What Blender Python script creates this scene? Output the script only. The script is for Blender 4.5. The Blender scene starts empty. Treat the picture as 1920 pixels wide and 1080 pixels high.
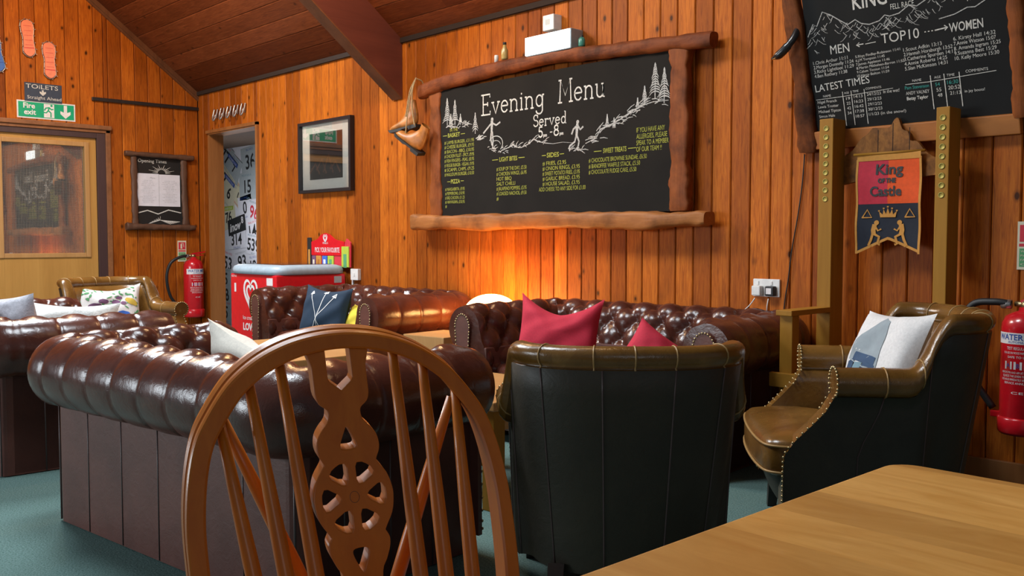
import bpy, bmesh, math, random
from mathutils import Vector, Matrix
R_ = math.radians
rnd = random.Random(7)
SC = bpy.context.scene
COL = SC.collection

# ------------------------------------------------------------------ camera, world, lights, exposure
cam_d = bpy.data.cameras.new('camera')
cam_d.sensor_width = 36.0
cam_d.lens = 36.0 * 1750.0 / 1920.0
cam_d.clip_start = 0.02
cam = bpy.data.objects.new('camera', cam_d)
COL.objects.link(cam)
cam.location = (0, 0, 1.0)
cam.rotation_euler = (R_(90 - 2.944), 0, R_(47.0))
SC.camera = cam
SC.view_settings.view_transform = 'Standard'
SC.view_settings.look = 'None'
SC.view_settings.gamma = 1.0
SC.view_settings.exposure = 0.12
SC.view_settings.use_curve_mapping = False

wd = bpy.data.worlds.new('world')
SC.world = wd
wd.use_nodes = True
wd.node_tree.nodes['Background'].inputs[0].default_value = (0.80, 0.88, 1.0, 1)
wd.node_tree.nodes['Background'].inputs[1].default_value = 0.13


def area(name, loc, aim, sx, sy, power, color):
    l = bpy.data.lights.new(name, 'AREA')
    l.shape = 'RECTANGLE'
    l.size, l.size_y = sx, sy
    l.energy = power
    l.color = color
    o = bpy.data.objects.new(name, l)
    COL.objects.link(o)
    o.location = loc
    d = Vector(aim) - Vector(loc)
    o.rotation_euler = d.to_track_quat('-Z', 'Y').to_euler()
    return o


# daylight: roof windows over the seating, and the window side behind / left of the camera
area('skylight_west', (-6.3, 2.0, 3.72), (-5.0, 1.9, 0), 1.7, 1.0, 255, (0.84, 0.93, 1.0))
area('skylight_east', (-3.2, 1.5, 4.1), (-2.6, 1.2, 0), 1.6, 0.9, 160, (0.84, 0.93, 1.0))
area('window_daylight', (-5.4, -2.8, 1.35), (-4.8, 3.0, 0.75), 3.0, 1.0, 120, (0.84, 0.93, 1.0))
area('window_daylight', (2.4, -1.2, 2.0), (-0.6, 1.6, 0.7), 1.4, 1.2, 8, (0.9, 0.95, 1.0))


def lamp(name, loc, power, color, size=0.12):
    l = bpy.data.lights.new(name, 'POINT')
    l.energy = power
    l.color = color
    l.shadow_soft_size = size
    o = bpy.data.objects.new(name, l)
    COL.objects.link(o)
    o.location = loc
    return o


# warm pendant lamps hanging from the ridge, above the frame
WARM = (1.0, 0.62, 0.30)
lamp('pendant_light', (-4.5, 2.85, 2.85), 44, WARM, 0.10)
lamp('pendant_light', (-7.0, 2.0, 3.25), 92, WARM, 0.12)
lamp('pendant_light', (-2.3, 2.4, 3.1), 14, WARM, 0.12)

# ------------------------------------------------------------------ helpers
MATS = {}


def newmat(name):
    m = bpy.data.materials.new(name)
    m.use_nodes = True
    nt = m.node_tree
    b = nt.nodes['Principled BSDF']
    MATS[name] = m
    return m, nt, b


def N(nt, kind, **kw):
    n = nt.nodes.new(kind)
    for k, v in kw.items():
        setattr(n, k, v)
    return n


def ramp(nt, fac, stops):
    r = N(nt, 'ShaderNodeValToRGB')
    els = r.color_ramp.elements
    while len(els) < len(stops):
        els.new(0.5)
    for e, (p, c) in zip(els, stops):
        e.position = p
        e.color = (c[0], c[1], c[2], 1)
    nt.links.new(fac, r.inputs[0])
    return r.outputs[0]


def mapping(nt, scale, coord='Object', loc=(0, 0, 0), rot=(0, 0, 0)):
    tc = N(nt, 'ShaderNodeTexCoord')
    mp = N(nt, 'ShaderNodeMapping')
    mp.inputs['Scale'].default_value = scale
    mp.inputs['Location'].default_value = loc
    mp.inputs['Rotation'].default_value = rot
    nt.links.new(tc.outputs[coord], mp.inputs[0])
    return mp.outputs[0]


def noise(nt, vec, scale, detail=4, rough=0.55, dist=0.0):
    n = N(nt, 'ShaderNodeTexNoise')
    n.inputs['Scale'].default_value = scale
    n.inputs['Detail'].default_value = detail
    n.inputs['Roughness'].default_value = rough
    n.inputs['Distortion'].default_value = dist
    nt.links.new(vec, n.inputs['Vector'])
    return n.outputs[0]


def mix(nt, fac, a, b, mode='MIX'):
    m = N(nt, 'ShaderNodeMix', data_type='RGBA', blend_type=mode)
    for sock, v in ((m.inputs[0], fac), (m.inputs[6], a), (m.inputs[7], b)):
        if hasattr(v, 'is_output') or hasattr(v, 'links'):
            nt.links.new(v, sock)
        else:
            sock.default_value = v if not isinstance(v, tuple) else (v[0], v[1], v[2], 1)
    return m.outputs[2]


def bump(nt, b, h, strength=0.2, dist=0.01):
    n = N(nt, 'ShaderNodeBump')
    n.inputs['Strength'].default_value = strength
    n.inputs['Distance'].default_value = dist
    nt.links.new(h, n.inputs['Height'])
    nt.links.new(n.outputs[0], b.inputs['Normal'])


def plain(name, col, rough=0.5, metal=0.0, var=0.08, nscale=30, bmp=0.0, emit=None, spec=None, coat=0.0):
    m, nt, b = newmat(name)
    v = mapping(nt, (1, 1, 1))
    f = noise(nt, v, nscale, 3)
    lo = tuple(max(0, c * (1 - var)) for c in col)
    hi = tuple(min(1, c * (1 + var)) for c in col)
    nt.links.new(ramp(nt, f, [(0.3, lo), (0.7, hi)]), b.inputs['Base Color'])
    b.inputs['Roughness'].default_value = rough
    b.inputs['Metallic'].default_value = metal
    b.inputs['Coat Weight'].default_value = coat
    if spec is not None:
        b.inputs['Specular IOR Level'].default_value = spec
    if bmp:
        bump(nt, b, noise(nt, v, nscale * 3, 3), bmp, 0.004)
    if emit:
        b.inputs['Emission Color'].default_value = (*emit[0], 1)
        b.inputs['Emission Strength'].default_value = emit[1]
    return m


def plankwood(name, dark, mid, light, rough=0.5, knots=0.5, stain=0.4):
    """tongue and groove boarding: UV carries (across, along), attribute rnd one value per board"""
    m, nt, b = newmat(name)
    uv = N(nt, 'ShaderNodeUVMap')
    mp = N(nt, 'ShaderNodeMapping')
    mp.inputs['Scale'].default_value = (1, 0.07, 1)
    nt.links.new(uv.outputs[0], mp.inputs[0])
    at = N(nt, 'ShaderNodeAttribute', attribute_name='rnd')
    grain = noise(nt, mp.outputs[0], 85, 6, 0.62, 1.2)
    base = ramp(nt, grain, [(0.22, dark), (0.5, mid), (0.8, light)])
    tone = ramp(nt, at.outputs['Fac'], [(0.0, (0.60, 0.52, 0.46)), (0.45, (0.98, 0.96, 0.92)), (1.0, (1.28, 1.32, 1.35))])
    c = mix(nt, 1.0, base, tone, 'MULTIPLY')
    # broad weathering
    mp2 = N(nt, 'ShaderNodeMapping')
    mp2.inputs['Scale'].default_value = (1, 0.35, 1)
    nt.links.new(uv.outputs[0], mp2.inputs[0])
    w = noise(nt, mp2.outputs[0], 5.5, 5, 0.6, 0.5)
    c = mix(nt, ramp(nt, w, [(0.5, (0, 0, 0)), (0.78, (stain, stain, stain))]), c, tuple(x * 0.28 for x in mid))
    # knots
    vo = N(nt, 'ShaderNodeTexVoronoi')
    vo.inputs['Scale'].default_value = 9.0
    mp3 = N(nt, 'ShaderNodeMapping')
    mp3.inputs['Scale'].default_value = (1, 0.62, 1)
    nt.links.new(uv.outputs[0], mp3.inputs[0])
    nt.links.new(mp3.outputs[0], vo.inputs['Vector'])
    k = ramp(nt, vo.outputs['Distance'], [(0.045, (knots * 1.7, ) * 3), (0.10, (knots * 0.55, ) * 3), (0.17, (0, 0, 0))])
    c = mix(nt, k, c, tuple(x * 0.16 for x in mid))
    nt.links.new(c, b.inputs['Base Color'])
    b.inputs['Roughness'].default_value = rough
    b.inputs['Specular IOR Level'].default_value = 0.16
    bump(nt, b, grain, 0.10, 0.003)
    return m


def wood(name, dark, light, axis=0, scale=14, rough=0.4, coat=0.0, stretch=0.08, stain=0.0, bmp=0.08, spec=0.5):
    m, nt, b = newmat(name)
    sc = [1, 1, 1]
    sc[axis] = stretch
    v = mapping(nt, tuple(sc))
    g = noise(nt, v, scale * 3, 6, 0.6, 1.5)
    g2 = noise(nt, v, scale * 0.7, 3, 0.5, 0.8)
    c = ramp(nt, g, [(0.25, dark), (0.7, light)])
    c = mix(nt, 0.5, c, ramp(nt, g2, [(0.3, dark), (0.65, light)]))
    if stain:
        s = noise(nt, mapping(nt, (1, 1, 1)), 6, 5, 0.6)
        c = mix(nt, ramp(nt, s, [(0.45, (0, 0, 0)), (0.7, (stain, ) * 3)]), c, tuple(x * 0.3 for x in dark))
    nt.links.new(c, b.inputs['Base Color'])
    b.inputs['Roughness'].default_value = rough
    b.inputs['Coat Weight'].default_value = coat
    b.inputs['Coat Roughness'].default_value = 0.15
    b.inputs['Specular IOR Level'].default_value = spec
    bump(nt, b, g, bmp, 0.004)
    return m


def leather(name, a, c, rough=0.33, worn=None):
    m, nt, b = newmat(name)
    v = mapping(nt, (1, 1, 1))
    n1 = noise(nt, v, 5, 5, 0.6, 0.4)
    col = ramp(nt, n1, [(0.32, a), (0.68, c)])
    if worn:
        n2 = noise(nt, v, 13, 6, 0.7, 0.8)
        col = mix(nt, ramp(nt, n2, [(0.55, (0, 0, 0)), (0.75, (0.55, ) * 3)]), col, worn)
    nt.links.new(col, b.inputs['Base Color'])
    r = N(nt, 'ShaderNodeMapRange')
    r.inputs[3].default_value = rough - 0.07
    r.inputs[4].default_value = rough + 0.12
    nt.links.new(noise(nt, v, 22, 4), r.inputs[0])
    nt.links.new(r.outputs[0], b.inputs['Roughness'])
    vo = N(nt, 'ShaderNodeTexVoronoi')
    vo.inputs['Scale'].default_value = 320
    nt.links.new(v, vo.inputs['Vector'])
    big = noise(nt, v, 28, 4, 0.6, 1.0)
    ad = N(nt, 'ShaderNodeMath', operation='MULTIPLY_ADD')
    nt.links.new(vo.outputs['Distance'], ad.inputs[0])
    ad.inputs[1].default_value = 0.12
    nt.links.new(big, ad.inputs[2])
    bump(nt, b, ad.outputs[0], 0.22, 0.006)
    return m


class MB:
    """collects vertices and faces, then links them as ONE mesh object"""

    def __init__(s):
        s.v, s.f, s.sm, s.r, s.uv = [], [], [], [], []

    def add(s, vs, fs, smooth=True, rv=0.5, uvs=None):
        o = len(s.v)
        s.v += [tuple(p) for p in vs]
        for i, f in enumerate(fs):
            s.f.append([o + k for k in f])
            s.sm.append(smooth)
            s.r.append(rv)
            s.uv.append(uvs[i] if uvs else None)
        return s

    def box(s, x0, x1, y0, y1, z0, z1, bev=0.0, M=None):
        if bev <= 0:
            vs = [(x, y, z) for x in (x0, x1) for y in (y0, y1) for z in (z0, z1)]
            fs = [(0, 1, 3, 2), (4, 6, 7, 5), (0, 4, 5, 1), (2, 3, 7, 6), (0, 2, 6, 4), (1, 5, 7, 3)]
            sm = False
        else:
            bm = bmesh.new()
            bmesh.ops.create_cube(bm, size=1)
            for v in bm.verts:
                v.co = Vector(((x0 + x1) / 2 + v.co.x * (x1 - x0), (y0 + y1) / 2 + v.co.y * (y1 - y0), (z0 + z1) / 2 + v.co.z * (z1 - z0)))
            bmesh.ops.bevel(bm, geom=bm.edges[:], offset=bev, segments=2, profile=0.6, affect='EDGES')
            bm.verts.index_update()
            vs = [v.co.copy() for v in bm.verts]
            fs = [[v.index for v in f.verts] for f in bm.faces]
            bm.free()
            sm = False
        if M is not None:
            vs = [M @ Vector(p) for p in vs]
        return s.add(vs, fs, sm)

    def tube(s, pts, rad, seg=10, cap=True, flat=None, up=None):
        """round bar along pts; rad a number or one per point"""
        pts = [Vector(p) for p in pts]
        n = len(pts)
        rads = rad if isinstance(rad, (list, tuple)) else [rad] * n
        vs, fs = [], []
        prev = None
        for i, p in enumerate(pts):
            t = (pts[min(i + 1, n - 1)] - pts[max(i - 1, 0)])
            if t.length < 1e-9:
                t = Vector((0, 0, 1))
            t.normalize()
            if prev is None:
                a = Vector(up) if up else (Vector((0, 0, 1)) if abs(t.z) < 0.9 else Vector((1, 0, 0)))
            else:
                a = prev
            x = a - t * a.dot(t)
            if x.length < 1e-6:
                x = Vector((1, 0, 0)).cross(t)
            x.normalize()
            y = t.cross(x)
            prev = x
            for k in range(seg):
                an = 2 * math.pi * k / seg
                r = rads[i]
                vs.append(p + x * (math.cos(an) * r * (flat or 1)) + y * (math.sin(an) * r))
        for i in range(n - 1):
            for k in range(seg):
                a, b2 = i * seg + k, i * seg + (k + 1) % seg
                fs.append((a, b2, b2 + seg, a + seg))
        if cap:
            fs.append(tuple(range(seg - 1, -1, -1)))
            fs.append(tuple(range((n - 1) * seg, n * seg)))
        return s.add(vs, fs, True)

    def lathe(s, prof, seg=24, M=None):
        """prof: (r, z) from bottom to top"""
        vs, fs = [], []
        for r, z in prof:
            for k in range(seg):
                a = 2 * math.pi * k / seg
                vs.append(Vector((r * math.cos(a), r * math.sin(a), z)))
        n = len(prof)
        for i in range(n - 1):
            for k in range(seg):
                a, b2 = i * seg + k, i * seg + (k + 1) % seg
                fs.append((a, b2, b2 + seg, a + seg))
        fs.append(tuple(range(seg - 1, -1, -1)))
        fs.append(tuple(range((n - 1) * seg, n * seg)))
        if M is not None:
            vs = [M @ p for p in vs]
        return s.add(vs, fs, True)

    def prism(s, poly, y0, y1, M=None, smooth=False):
        """poly in local (x, z), extruded along y from y0 (front, towards -y) to y1"""
        n = len(poly)
        vs = [Vector((x, y0, z)) for x, z in poly] + [Vector((x, y1, z)) for x, z in poly]
        fs = [tuple(range(n)), tuple(range(2 * n - 1, n - 1, -1))]
        for i in range(n):
            j = (i + 1) % n
            fs.append((j, i, n + i, n + j))
        if M is not None:
            vs = [M @ p for p in vs]
        return s.add(vs, fs, smooth)

    def grid(s, fn, nu, nv, cu=False, cv=False):
        vs, fs = [], []
        for i in range(nu):
            for j in range(nv):
                vs.append(fn(i, j))
        for i in range(nu - (0 if cu else 1)):
            for j in range(nv - (0 if cv else 1)):
                a, b2 = i * nv + j, i * nv + (j + 1) % nv
                c, d = ((i + 1) % nu) * nv + j, ((i + 1) % nu) * nv + (j + 1) % nv
                fs.append((a, b2, d, c))
        return s.add(vs, fs, True)

    def ribbon(s, pts, w, y=0.0, ends=1.0):
        """flat chalk / paint stroke in the local x,z plane at depth y; w width (number or list)"""
        pts = [Vector((p[0], 0, p[1])) for p in pts]
        n = len(pts)
        ws = w if isinstance(w, (list, tuple)) else [w] * n
        y -= (len(s.f) % 97) * 6e-6
        vs = []
        for i, p in enumerate(pts):
            t = pts[min(i + 1, n - 1)] - pts[max(i - 1, 0)]
            if t.length < 1e-9:
                t = Vector((1, 0, 0))
            t.normalize()
            q = Vector((-t.z, 0, t.x)) * (ws[i] / 2)
            e = t * (ws[i] * 0.3) * (-1 if i == 0 else (1 if i == n - 1 else 0))
            vs += [p + q + e + Vector((0, y, 0)), p - q + e + Vector((0, y, 0))]
        fs = [(2 * i, 2 * i + 2, 2 * i + 3, 2 * i + 1) for i in range(n - 1)]
        return s.add(vs, fs, False)

    def disc(s, x, z, r, y=0.0, n=14):
        return s.add([(x + r * math.cos(6.2832 * k / n), y, z + r * math.sin(6.2832 * k / n)) for k in range(n)], [tuple(range(n))], False)

    def text(s, body, x, z, size, y=0.0, width=None, align='L', rot=0.0, bold=0.0, shear=0.0, maxw=None):
        """one line of lettering in the local x,z plane, baseline at (x, z); width fits it"""
        cu = bpy.data.curves.new('tmp', 'FONT')
        cu.body = body
        cu.size = size
        cu.offset = bold
        cu.shear = shear
        cu.resolution_u = 3
        ob = bpy.data.objects.new('tmp', cu)
        me = bpy.data.meshes.new_from_object(ob)
        if len(me.vertices):
            xs = [v.co.x for v in me.vertices]
            x0, x1 = min(xs), max(xs)
            sx = 1.0
            if width:
                sx = width / max(1e-6, x1 - x0)
            elif maxw and (x1 - x0) > maxw:
                sx = maxw / (x1 - x0)
            off = {'L': -x0, 'C': -(x0 + x1) / 2, 'R': -x1}[align]
            ca, sa = math.cos(rot), math.sin(rot)
            vs = []
            for v in me.vertices:
                a, b2 = (v.co.x + off) * sx, v.co.y
                vs.append((x + a * ca - b2 * sa, y, z + a * sa + b2 * ca))
            s.add(vs, [list(p.vertices) for p in me.polygons], False)
        bpy.data.objects.remove(ob)
        bpy.data.curves.remove(cu)
        bpy.data.meshes.remove(me)
        return s

    def build(s, name, mat, parent=None, loc=None, rz=0.0, label=None, uvs=False, auto=None):
        me = bpy.data.meshes.new(name)
        me.from_pydata([tuple(p) for p in s.v], [], s.f)
        me.polygons.foreach_set('use_smooth', s.sm)
        if uvs:
            at = me.attributes.new('rnd', 'FLOAT', 'FACE')
            at.data.foreach_set('value', s.r)
            ul = me.uv_layers.new(name='UVMap')
            for p, u in zip(me.polygons, s.uv):
                for k, li in enumerate(p.loop_indices):
                    ul.data[li].uv = u[k]
        me.materials.append(MATS[mat] if isinstance(mat, str) else mat)
        me.update()
        o = bpy.data.objects.new(name, me)
        COL.objects.link(o)
        if parent is not None:
            o.parent = parent
        if loc is not None:
            o.location = loc
        o.rotation_euler[2] = rz
        if label:
            o['label'] = label
        return o


def tag(o, label, cat, group=None, kind=None):
    o['label'] = label
    o['category'] = cat
    if group:
        o['group'] = group
    if kind:
        o['kind'] = kind
    return o


def thing(name, label, cat, loc=(0, 0, 0), rz=0.0, group=None):
    o = bpy.data.objects.new(name, None)
    o.empty_display_size = 0.1
    COL.objects.link(o)
    o.location = loc
    o.rotation_euler[2] = rz
    return tag(o, label, cat, group)


def structure(o):
    o['kind'] = 'structure'
    return o


def copy_part(src, parent, loc=None):
    c = src.copy()
    COL.objects.link(c)
    c.parent = parent
    if loc is not None:
        c.location = loc
    return c


def smooth01(x):
    x = max(0.0, min(1.0, x))
    return x * x * (3 - 2 * x)


def lerp(a, b, t):
    return a + (b - a) * t


def catmull(pts, n=8, closed=False):
    P = [Vector(p) for p in pts]
    m = len(P)
    out = []
    rng = m if closed else m - 1
    for i in range(rng):
        if closed:
            p0, p1, p2, p3 = P[(i - 1) % m], P[i], P[(i + 1) % m], P[(i + 2) % m]
        else:
            p0, p1, p2, p3 = P[max(i - 1, 0)], P[i], P[i + 1], P[min(i + 2, m - 1)]
        for k in range(n):
            t = k / n
            out.append(0.5 * ((2 * p1) + (p2 - p0) * t + (2 * p0 - 5 * p1 + 4 * p2 - p3) * t * t + (3 * p1 - p0 - 3 * p2 + p3) * t ** 3))
    if not closed:
        out.append(P[-1])
    return out


# ------------------------------------------------------------------ materials
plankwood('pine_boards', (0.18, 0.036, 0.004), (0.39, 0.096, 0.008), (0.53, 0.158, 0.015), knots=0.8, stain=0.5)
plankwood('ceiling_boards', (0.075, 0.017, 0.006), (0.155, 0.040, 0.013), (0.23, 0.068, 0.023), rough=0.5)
plain('board_gap', (0.022, 0.010, 0.005), 0.9)
wood('dark_beam', (0.085, 0.021, 0.015), (0.135, 0.036, 0.024), 1, 8, 0.5)
wood('brown_trim', (0.085, 0.030, 0.012), (0.17, 0.062, 0.024), 2, 10, 0.5)
wood('trim_across', (0.15, 0.055, 0.02), (0.30, 0.12, 0.045), 0, 10, 0.45)
wood('pine_trim', (0.22, 0.075, 0.018), (0.36, 0.14, 0.04), 2, 10, 0.45)
wood('purple_brown', (0.045, 0.022, 0.022), (0.065, 0.033, 0.032), 2, 10, 0.5)
wood('oak_door', (0.40, 0.195, 0.042), (0.52, 0.275, 0.068), 2, 9, 0.45, bmp=0.03)
wood('oak_bead', (0.40, 0.20, 0.065), (0.52, 0.29, 0.11), 2, 12, 0.4)
wood('log_across', (0.10, 0.020, 0.006), (0.25, 0.066, 0.016), 0, 10, 0.6, stain=0.9, bmp=0.8, stretch=0.2, spec=0.2)
wood('log_upright', (0.14, 0.031, 0.007), (0.30, 0.084, 0.018), 2, 10, 0.6, stain=0.7, bmp=0.6, stretch=0.15, spec=0.2)
wood('log_bark', (0.055, 0.016, 0.006), (0.22, 0.062, 0.014), 2, 7, 0.65, stain=0.9, bmp=0.9, stretch=0.3, spec=0.2)
wood('log_sill', (0.22, 0.068, 0.015), (0.40, 0.155, 0.042), 0, 9, 0.55, stain=0.6, bmp=0.6, stretch=0.15, spec=0.25)
wood('post_oak', (0.27, 0.118, 0.012), (0.38, 0.18, 0.022), 2, 8, 0.55, spec=0.2)
wood('post_oak_across', (0.28, 0.122, 0.013), (0.39, 0.185, 0.024), 1, 8, 0.55, spec=0.2)
wood('rail_pine', (0.34, 0.10, 0.016), (0.50, 0.18, 0.034), 0, 9, 0.5, stain=0.3)
wood('notice_wood', (0.07, 0.028, 0.014), (0.14, 0.062, 0.032), 2, 12, 0.55, stain=0.4)
wood('plaque_wood', (0.09, 0.030, 0.008), (0.42, 0.17, 0.036), 2, 14, 0.6, stain=0.9, stretch=0.7, spec=0.2)
wood('chair_beech', (0.42, 0.100, 0.006), (0.58, 0.172, 0.014), 2, 10, 0.34, coat=0.1, spec=0.35, stretch=0.06, bmp=0.02)
wood('table_oak', (0.40, 0.185, 0.050), (0.55, 0.29, 0.10), 0, 9, 0.33, coat=0.15, stretch=0.1, bmp=0.03)
wood('coffee_pine', (0.42, 0.20, 0.06), (0.56, 0.31, 0.11), 0, 9, 0.4)
leather('oxblood_leather', (0.045, 0.012, 0.0075), (0.092, 0.027, 0.017), 0.20, worn=(0.14, 0.05, 0.03))
leather('oxblood_panel', (0.092, 0.030, 0.021), (0.14, 0.047, 0.033), 0.5)
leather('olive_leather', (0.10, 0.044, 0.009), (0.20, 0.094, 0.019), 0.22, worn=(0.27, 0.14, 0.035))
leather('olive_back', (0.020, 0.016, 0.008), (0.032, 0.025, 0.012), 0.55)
plain('dark_leg', (0.018, 0.009, 0.006), 0.4)
plain('brass', (0.42, 0.33, 0.17), 0.35, 0.9)
plain('piping_tan', (0.33, 0.19, 0.06), 0.45)
plain('piping_dark', (0.075, 0.048, 0.044), 0.4)
plain('chalkboard', (0.0095, 0.0078, 0.006), 0.8, spec=0.2, var=0.25, nscale=4)
plain('chalkboard_slate', (0.008, 0.0085, 0.0085), 0.75, spec=0.25, var=0.25, nscale=4)
plain('chalk_white', (0.60, 0.58, 0.53), 0.9, var=0.25, nscale=90)
plain('chalk_grey', (0.42, 0.41, 0.385), 0.9, var=0.4, nscale=120)
plain('chalk_yellow', (0.33, 0.34, 0.05), 0.9, var=0.25, nscale=90)
plain('chalk_teal', (0.05, 0.33, 0.28), 0.9)
plain('sign_green', (0.0, 0.36, 0.17), 0.4)
plain('white_plastic', (0.72, 0.72, 0.70), 0.35)
plain('grey_plastic', (0.30, 0.33, 0.34), 0.45)
plain('paper', (0.74, 0.72, 0.78), 0.8, var=0.04)
plain('paper_cream', (0.70, 0.64, 0.47), 0.8, var=0.05)
plain('paper_grey', (0.42, 0.46, 0.48), 0.8, var=0.05)
plain('ink', (0.02, 0.02, 0.022), 0.7)
plain('ink_grey', (0.35, 0.35, 0.38), 0.8)
plain('ink_red', (0.6, 0.03, 0.05), 0.7)
plain('ink_blue', (0.03, 0.08, 0.33), 0.7)
plain('ink_lime', (0.42, 0.52, 0.05), 0.7)
plain('slate_blue', (0.03, 0.045, 0.075), 0.6)
plain('orange_plastic', (0.85, 0.25, 0.14), 0.45)
plain('blue_plastic', (0.03, 0.13, 0.45), 0.4)
plain('dark_metal', (0.05, 0.045, 0.045), 0.4, 0.7)
plain('wire_grey', (0.30, 0.27, 0.22), 0.5, 0.3)
plain('galvanised', (0.45, 0.42, 0.40), 0.38, 0.85)
plain('extinguisher_red', (0.55, 0.008, 0.016), 0.25, coat=0.4)
plain('label_white', (0.75, 0.72, 0.72), 0.5)
plain('rubber', (0.012, 0.012, 0.013), 0.5)
plain('freezer_red', (0.66, 0.008, 0.018), 0.35)
plain('freezer_lid', (0.36, 0.47, 0.55), 0.35)
plain('freezer_glass', (0.02, 0.03, 0.035), 0.08)
plain('frame_black', (0.014, 0.013, 0.015), 0.35)
plain('mount_card', (0.78, 0.74, 0.66), 0.85, var=0.03)
plain('boot_leather', (0.36, 0.13, 0.022), 0.45, nscale=18, var=0.4)
plain('boot_sole', (0.02, 0.018, 0.017), 0.6)
plain('rope', (0.32, 0.22, 0.11), 0.9, nscale=200, var=0.4)
plain('bottle_glass', (0.42, 0.30, 0.10), 0.2)
plain('bottle_green', (0.05, 0.22, 0.16), 0.25)
plain('horn_black', (0.012, 0.012, 0.013), 0.3, coat=0.3)
plain('banner_pink', (0.52, 0.028, 0.05), 0.85, bmp=0.1, nscale=60)
plain('banner_orange', (0.72, 0.085, 0.012), 0.85, bmp=0.1, nscale=60)
plain('banner_navy', (0.012, 0.016, 0.028), 0.85, bmp=0.1, nscale=60)
plain('banner_gold', (0.55, 0.25, 0.045), 0.8, nscale=60)
plain('coin_gold', (0.36, 0.29, 0.06), 0.5, 0.35)
plain('navy_fabric', (0.010, 0.030, 0.062), 0.85, bmp=0.2, nscale=120)
plain('pink_fabric', (0.50, 0.018, 0.045), 0.85, bmp=0.2, nscale=140)
plain('cream_fabric', (0.70, 0.66, 0.58), 0.85, bmp=0.2, nscale=100)
plain('white_fabric', (0.70, 0.69, 0.68), 0.85, bmp=0.2, nscale=120)
plain('yellow_fabric', (0.62, 0.50, 0.04), 0.85)
plain('grey_fleece', (0.45, 0.45, 0.50), 0.95, bmp=0.5, nscale=60, var=0.15)
plain('white_fleece', (0.72, 0.73, 0.70), 0.95, bmp=0.7, nscale=40, var=0.15)
plain('print_white', (0.75, 0.77, 0.78), 0.8)
plain('print_grey', (0.27, 0.32, 0.35), 0.85)
plain('print_navy', (0.035, 0.075, 0.15), 0.85)
plain('print_teal', (0.16, 0.27, 0.33), 0.85)
plain('print_green', (0.10, 0.33, 0.14), 0.85)
plain('print_plum', (0.16, 0.07, 0.15), 0.85)
plain('print_mustard', (0.60, 0.42, 0.06), 0.85)
plain('print_blue', (0.04, 0.14, 0.55), 0.85)
plain('lamp_glass', (0.9, 0.8, 0.6), 0.5, emit=((1.0, 0.50, 0.15), 34.0))
plain('bulkhead_glow', (0.9, 0.95, 0.95), 0.4, emit=((0.86, 0.97, 1.0), 2.6))
plain('black_paint', (0.012, 0.012, 0.012), 0.5)
plain('passage_paint', (0.10, 0.06, 0.04), 0.8)


def carpet():
    m, nt, b = newmat('carpet')
    v = mapping(nt, (1, 1, 1))
    f = noise(nt, v, 170, 4, 0.8)
    g = noise(nt, v, 3, 4, 0.6)
    c = ramp(nt, f, [(0.36, (0.050, 0.098, 0.090)), (0.64, (0.175, 0.275, 0.255))])
    c = mix(nt, ramp(nt, g, [(0.4, (0, 0, 0)), (0.75, (0.25, ) * 3)]), c, (0.08, 0.14, 0.125))
    nt.links.new(c, b.inputs['Base Color'])
    b.inputs['Roughness'].default_value = 0.97
    b.inputs['Specular IOR Level'].default_value = 0.1
    bump(nt, b, f, 0.5, 0.006)


carpet()


def glass_sheet(name, tint, refl, see, wire=False):
    """framed or wired glass: part reflection, part see-through"""
    m, nt, b = newmat(name)
    out = nt.nodes['Material Output']
    nt.nodes.remove(b)
    gl = N(nt, 'ShaderNodeBsdfGlossy')
    gl.inputs['Roughness'].default_value = 0.02
    gl.inputs['Color'].default_value = (*tint, 1)
    tr = N(nt, 'ShaderNodeBsdfTransparent')
    tr.inputs['Color'].default_value = (see, see, see, 1)
    lw = N(nt, 'ShaderNodeFresnel')
    lw.inputs['IOR'].default_value = 1.5
    ma = N(nt, 'ShaderNodeMath', operation='MULTIPLY_ADD')
    nt.links.new(lw.outputs[0], ma.inputs[0])
    ma.inputs[1].default_value = 1.0
    ma.inputs[2].default_value = refl
    mx = N(nt, 'ShaderNodeMixShader')
    nt.links.new(ma.outputs[0], mx.inputs[0])
    nt.links.new(tr.outputs[0], mx.inputs[1])
    nt.links.new(gl.outputs[0], mx.inputs[2])
    nt.links.new(mx.outputs[0], out.inputs['Surface'])
    return m


glass_sheet('picture_glass', (1, 1, 1), 0.15, 1.0)
glass_sheet('door_glass', (0.95, 0.92, 0.85), 0.55, 0.5)


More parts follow.
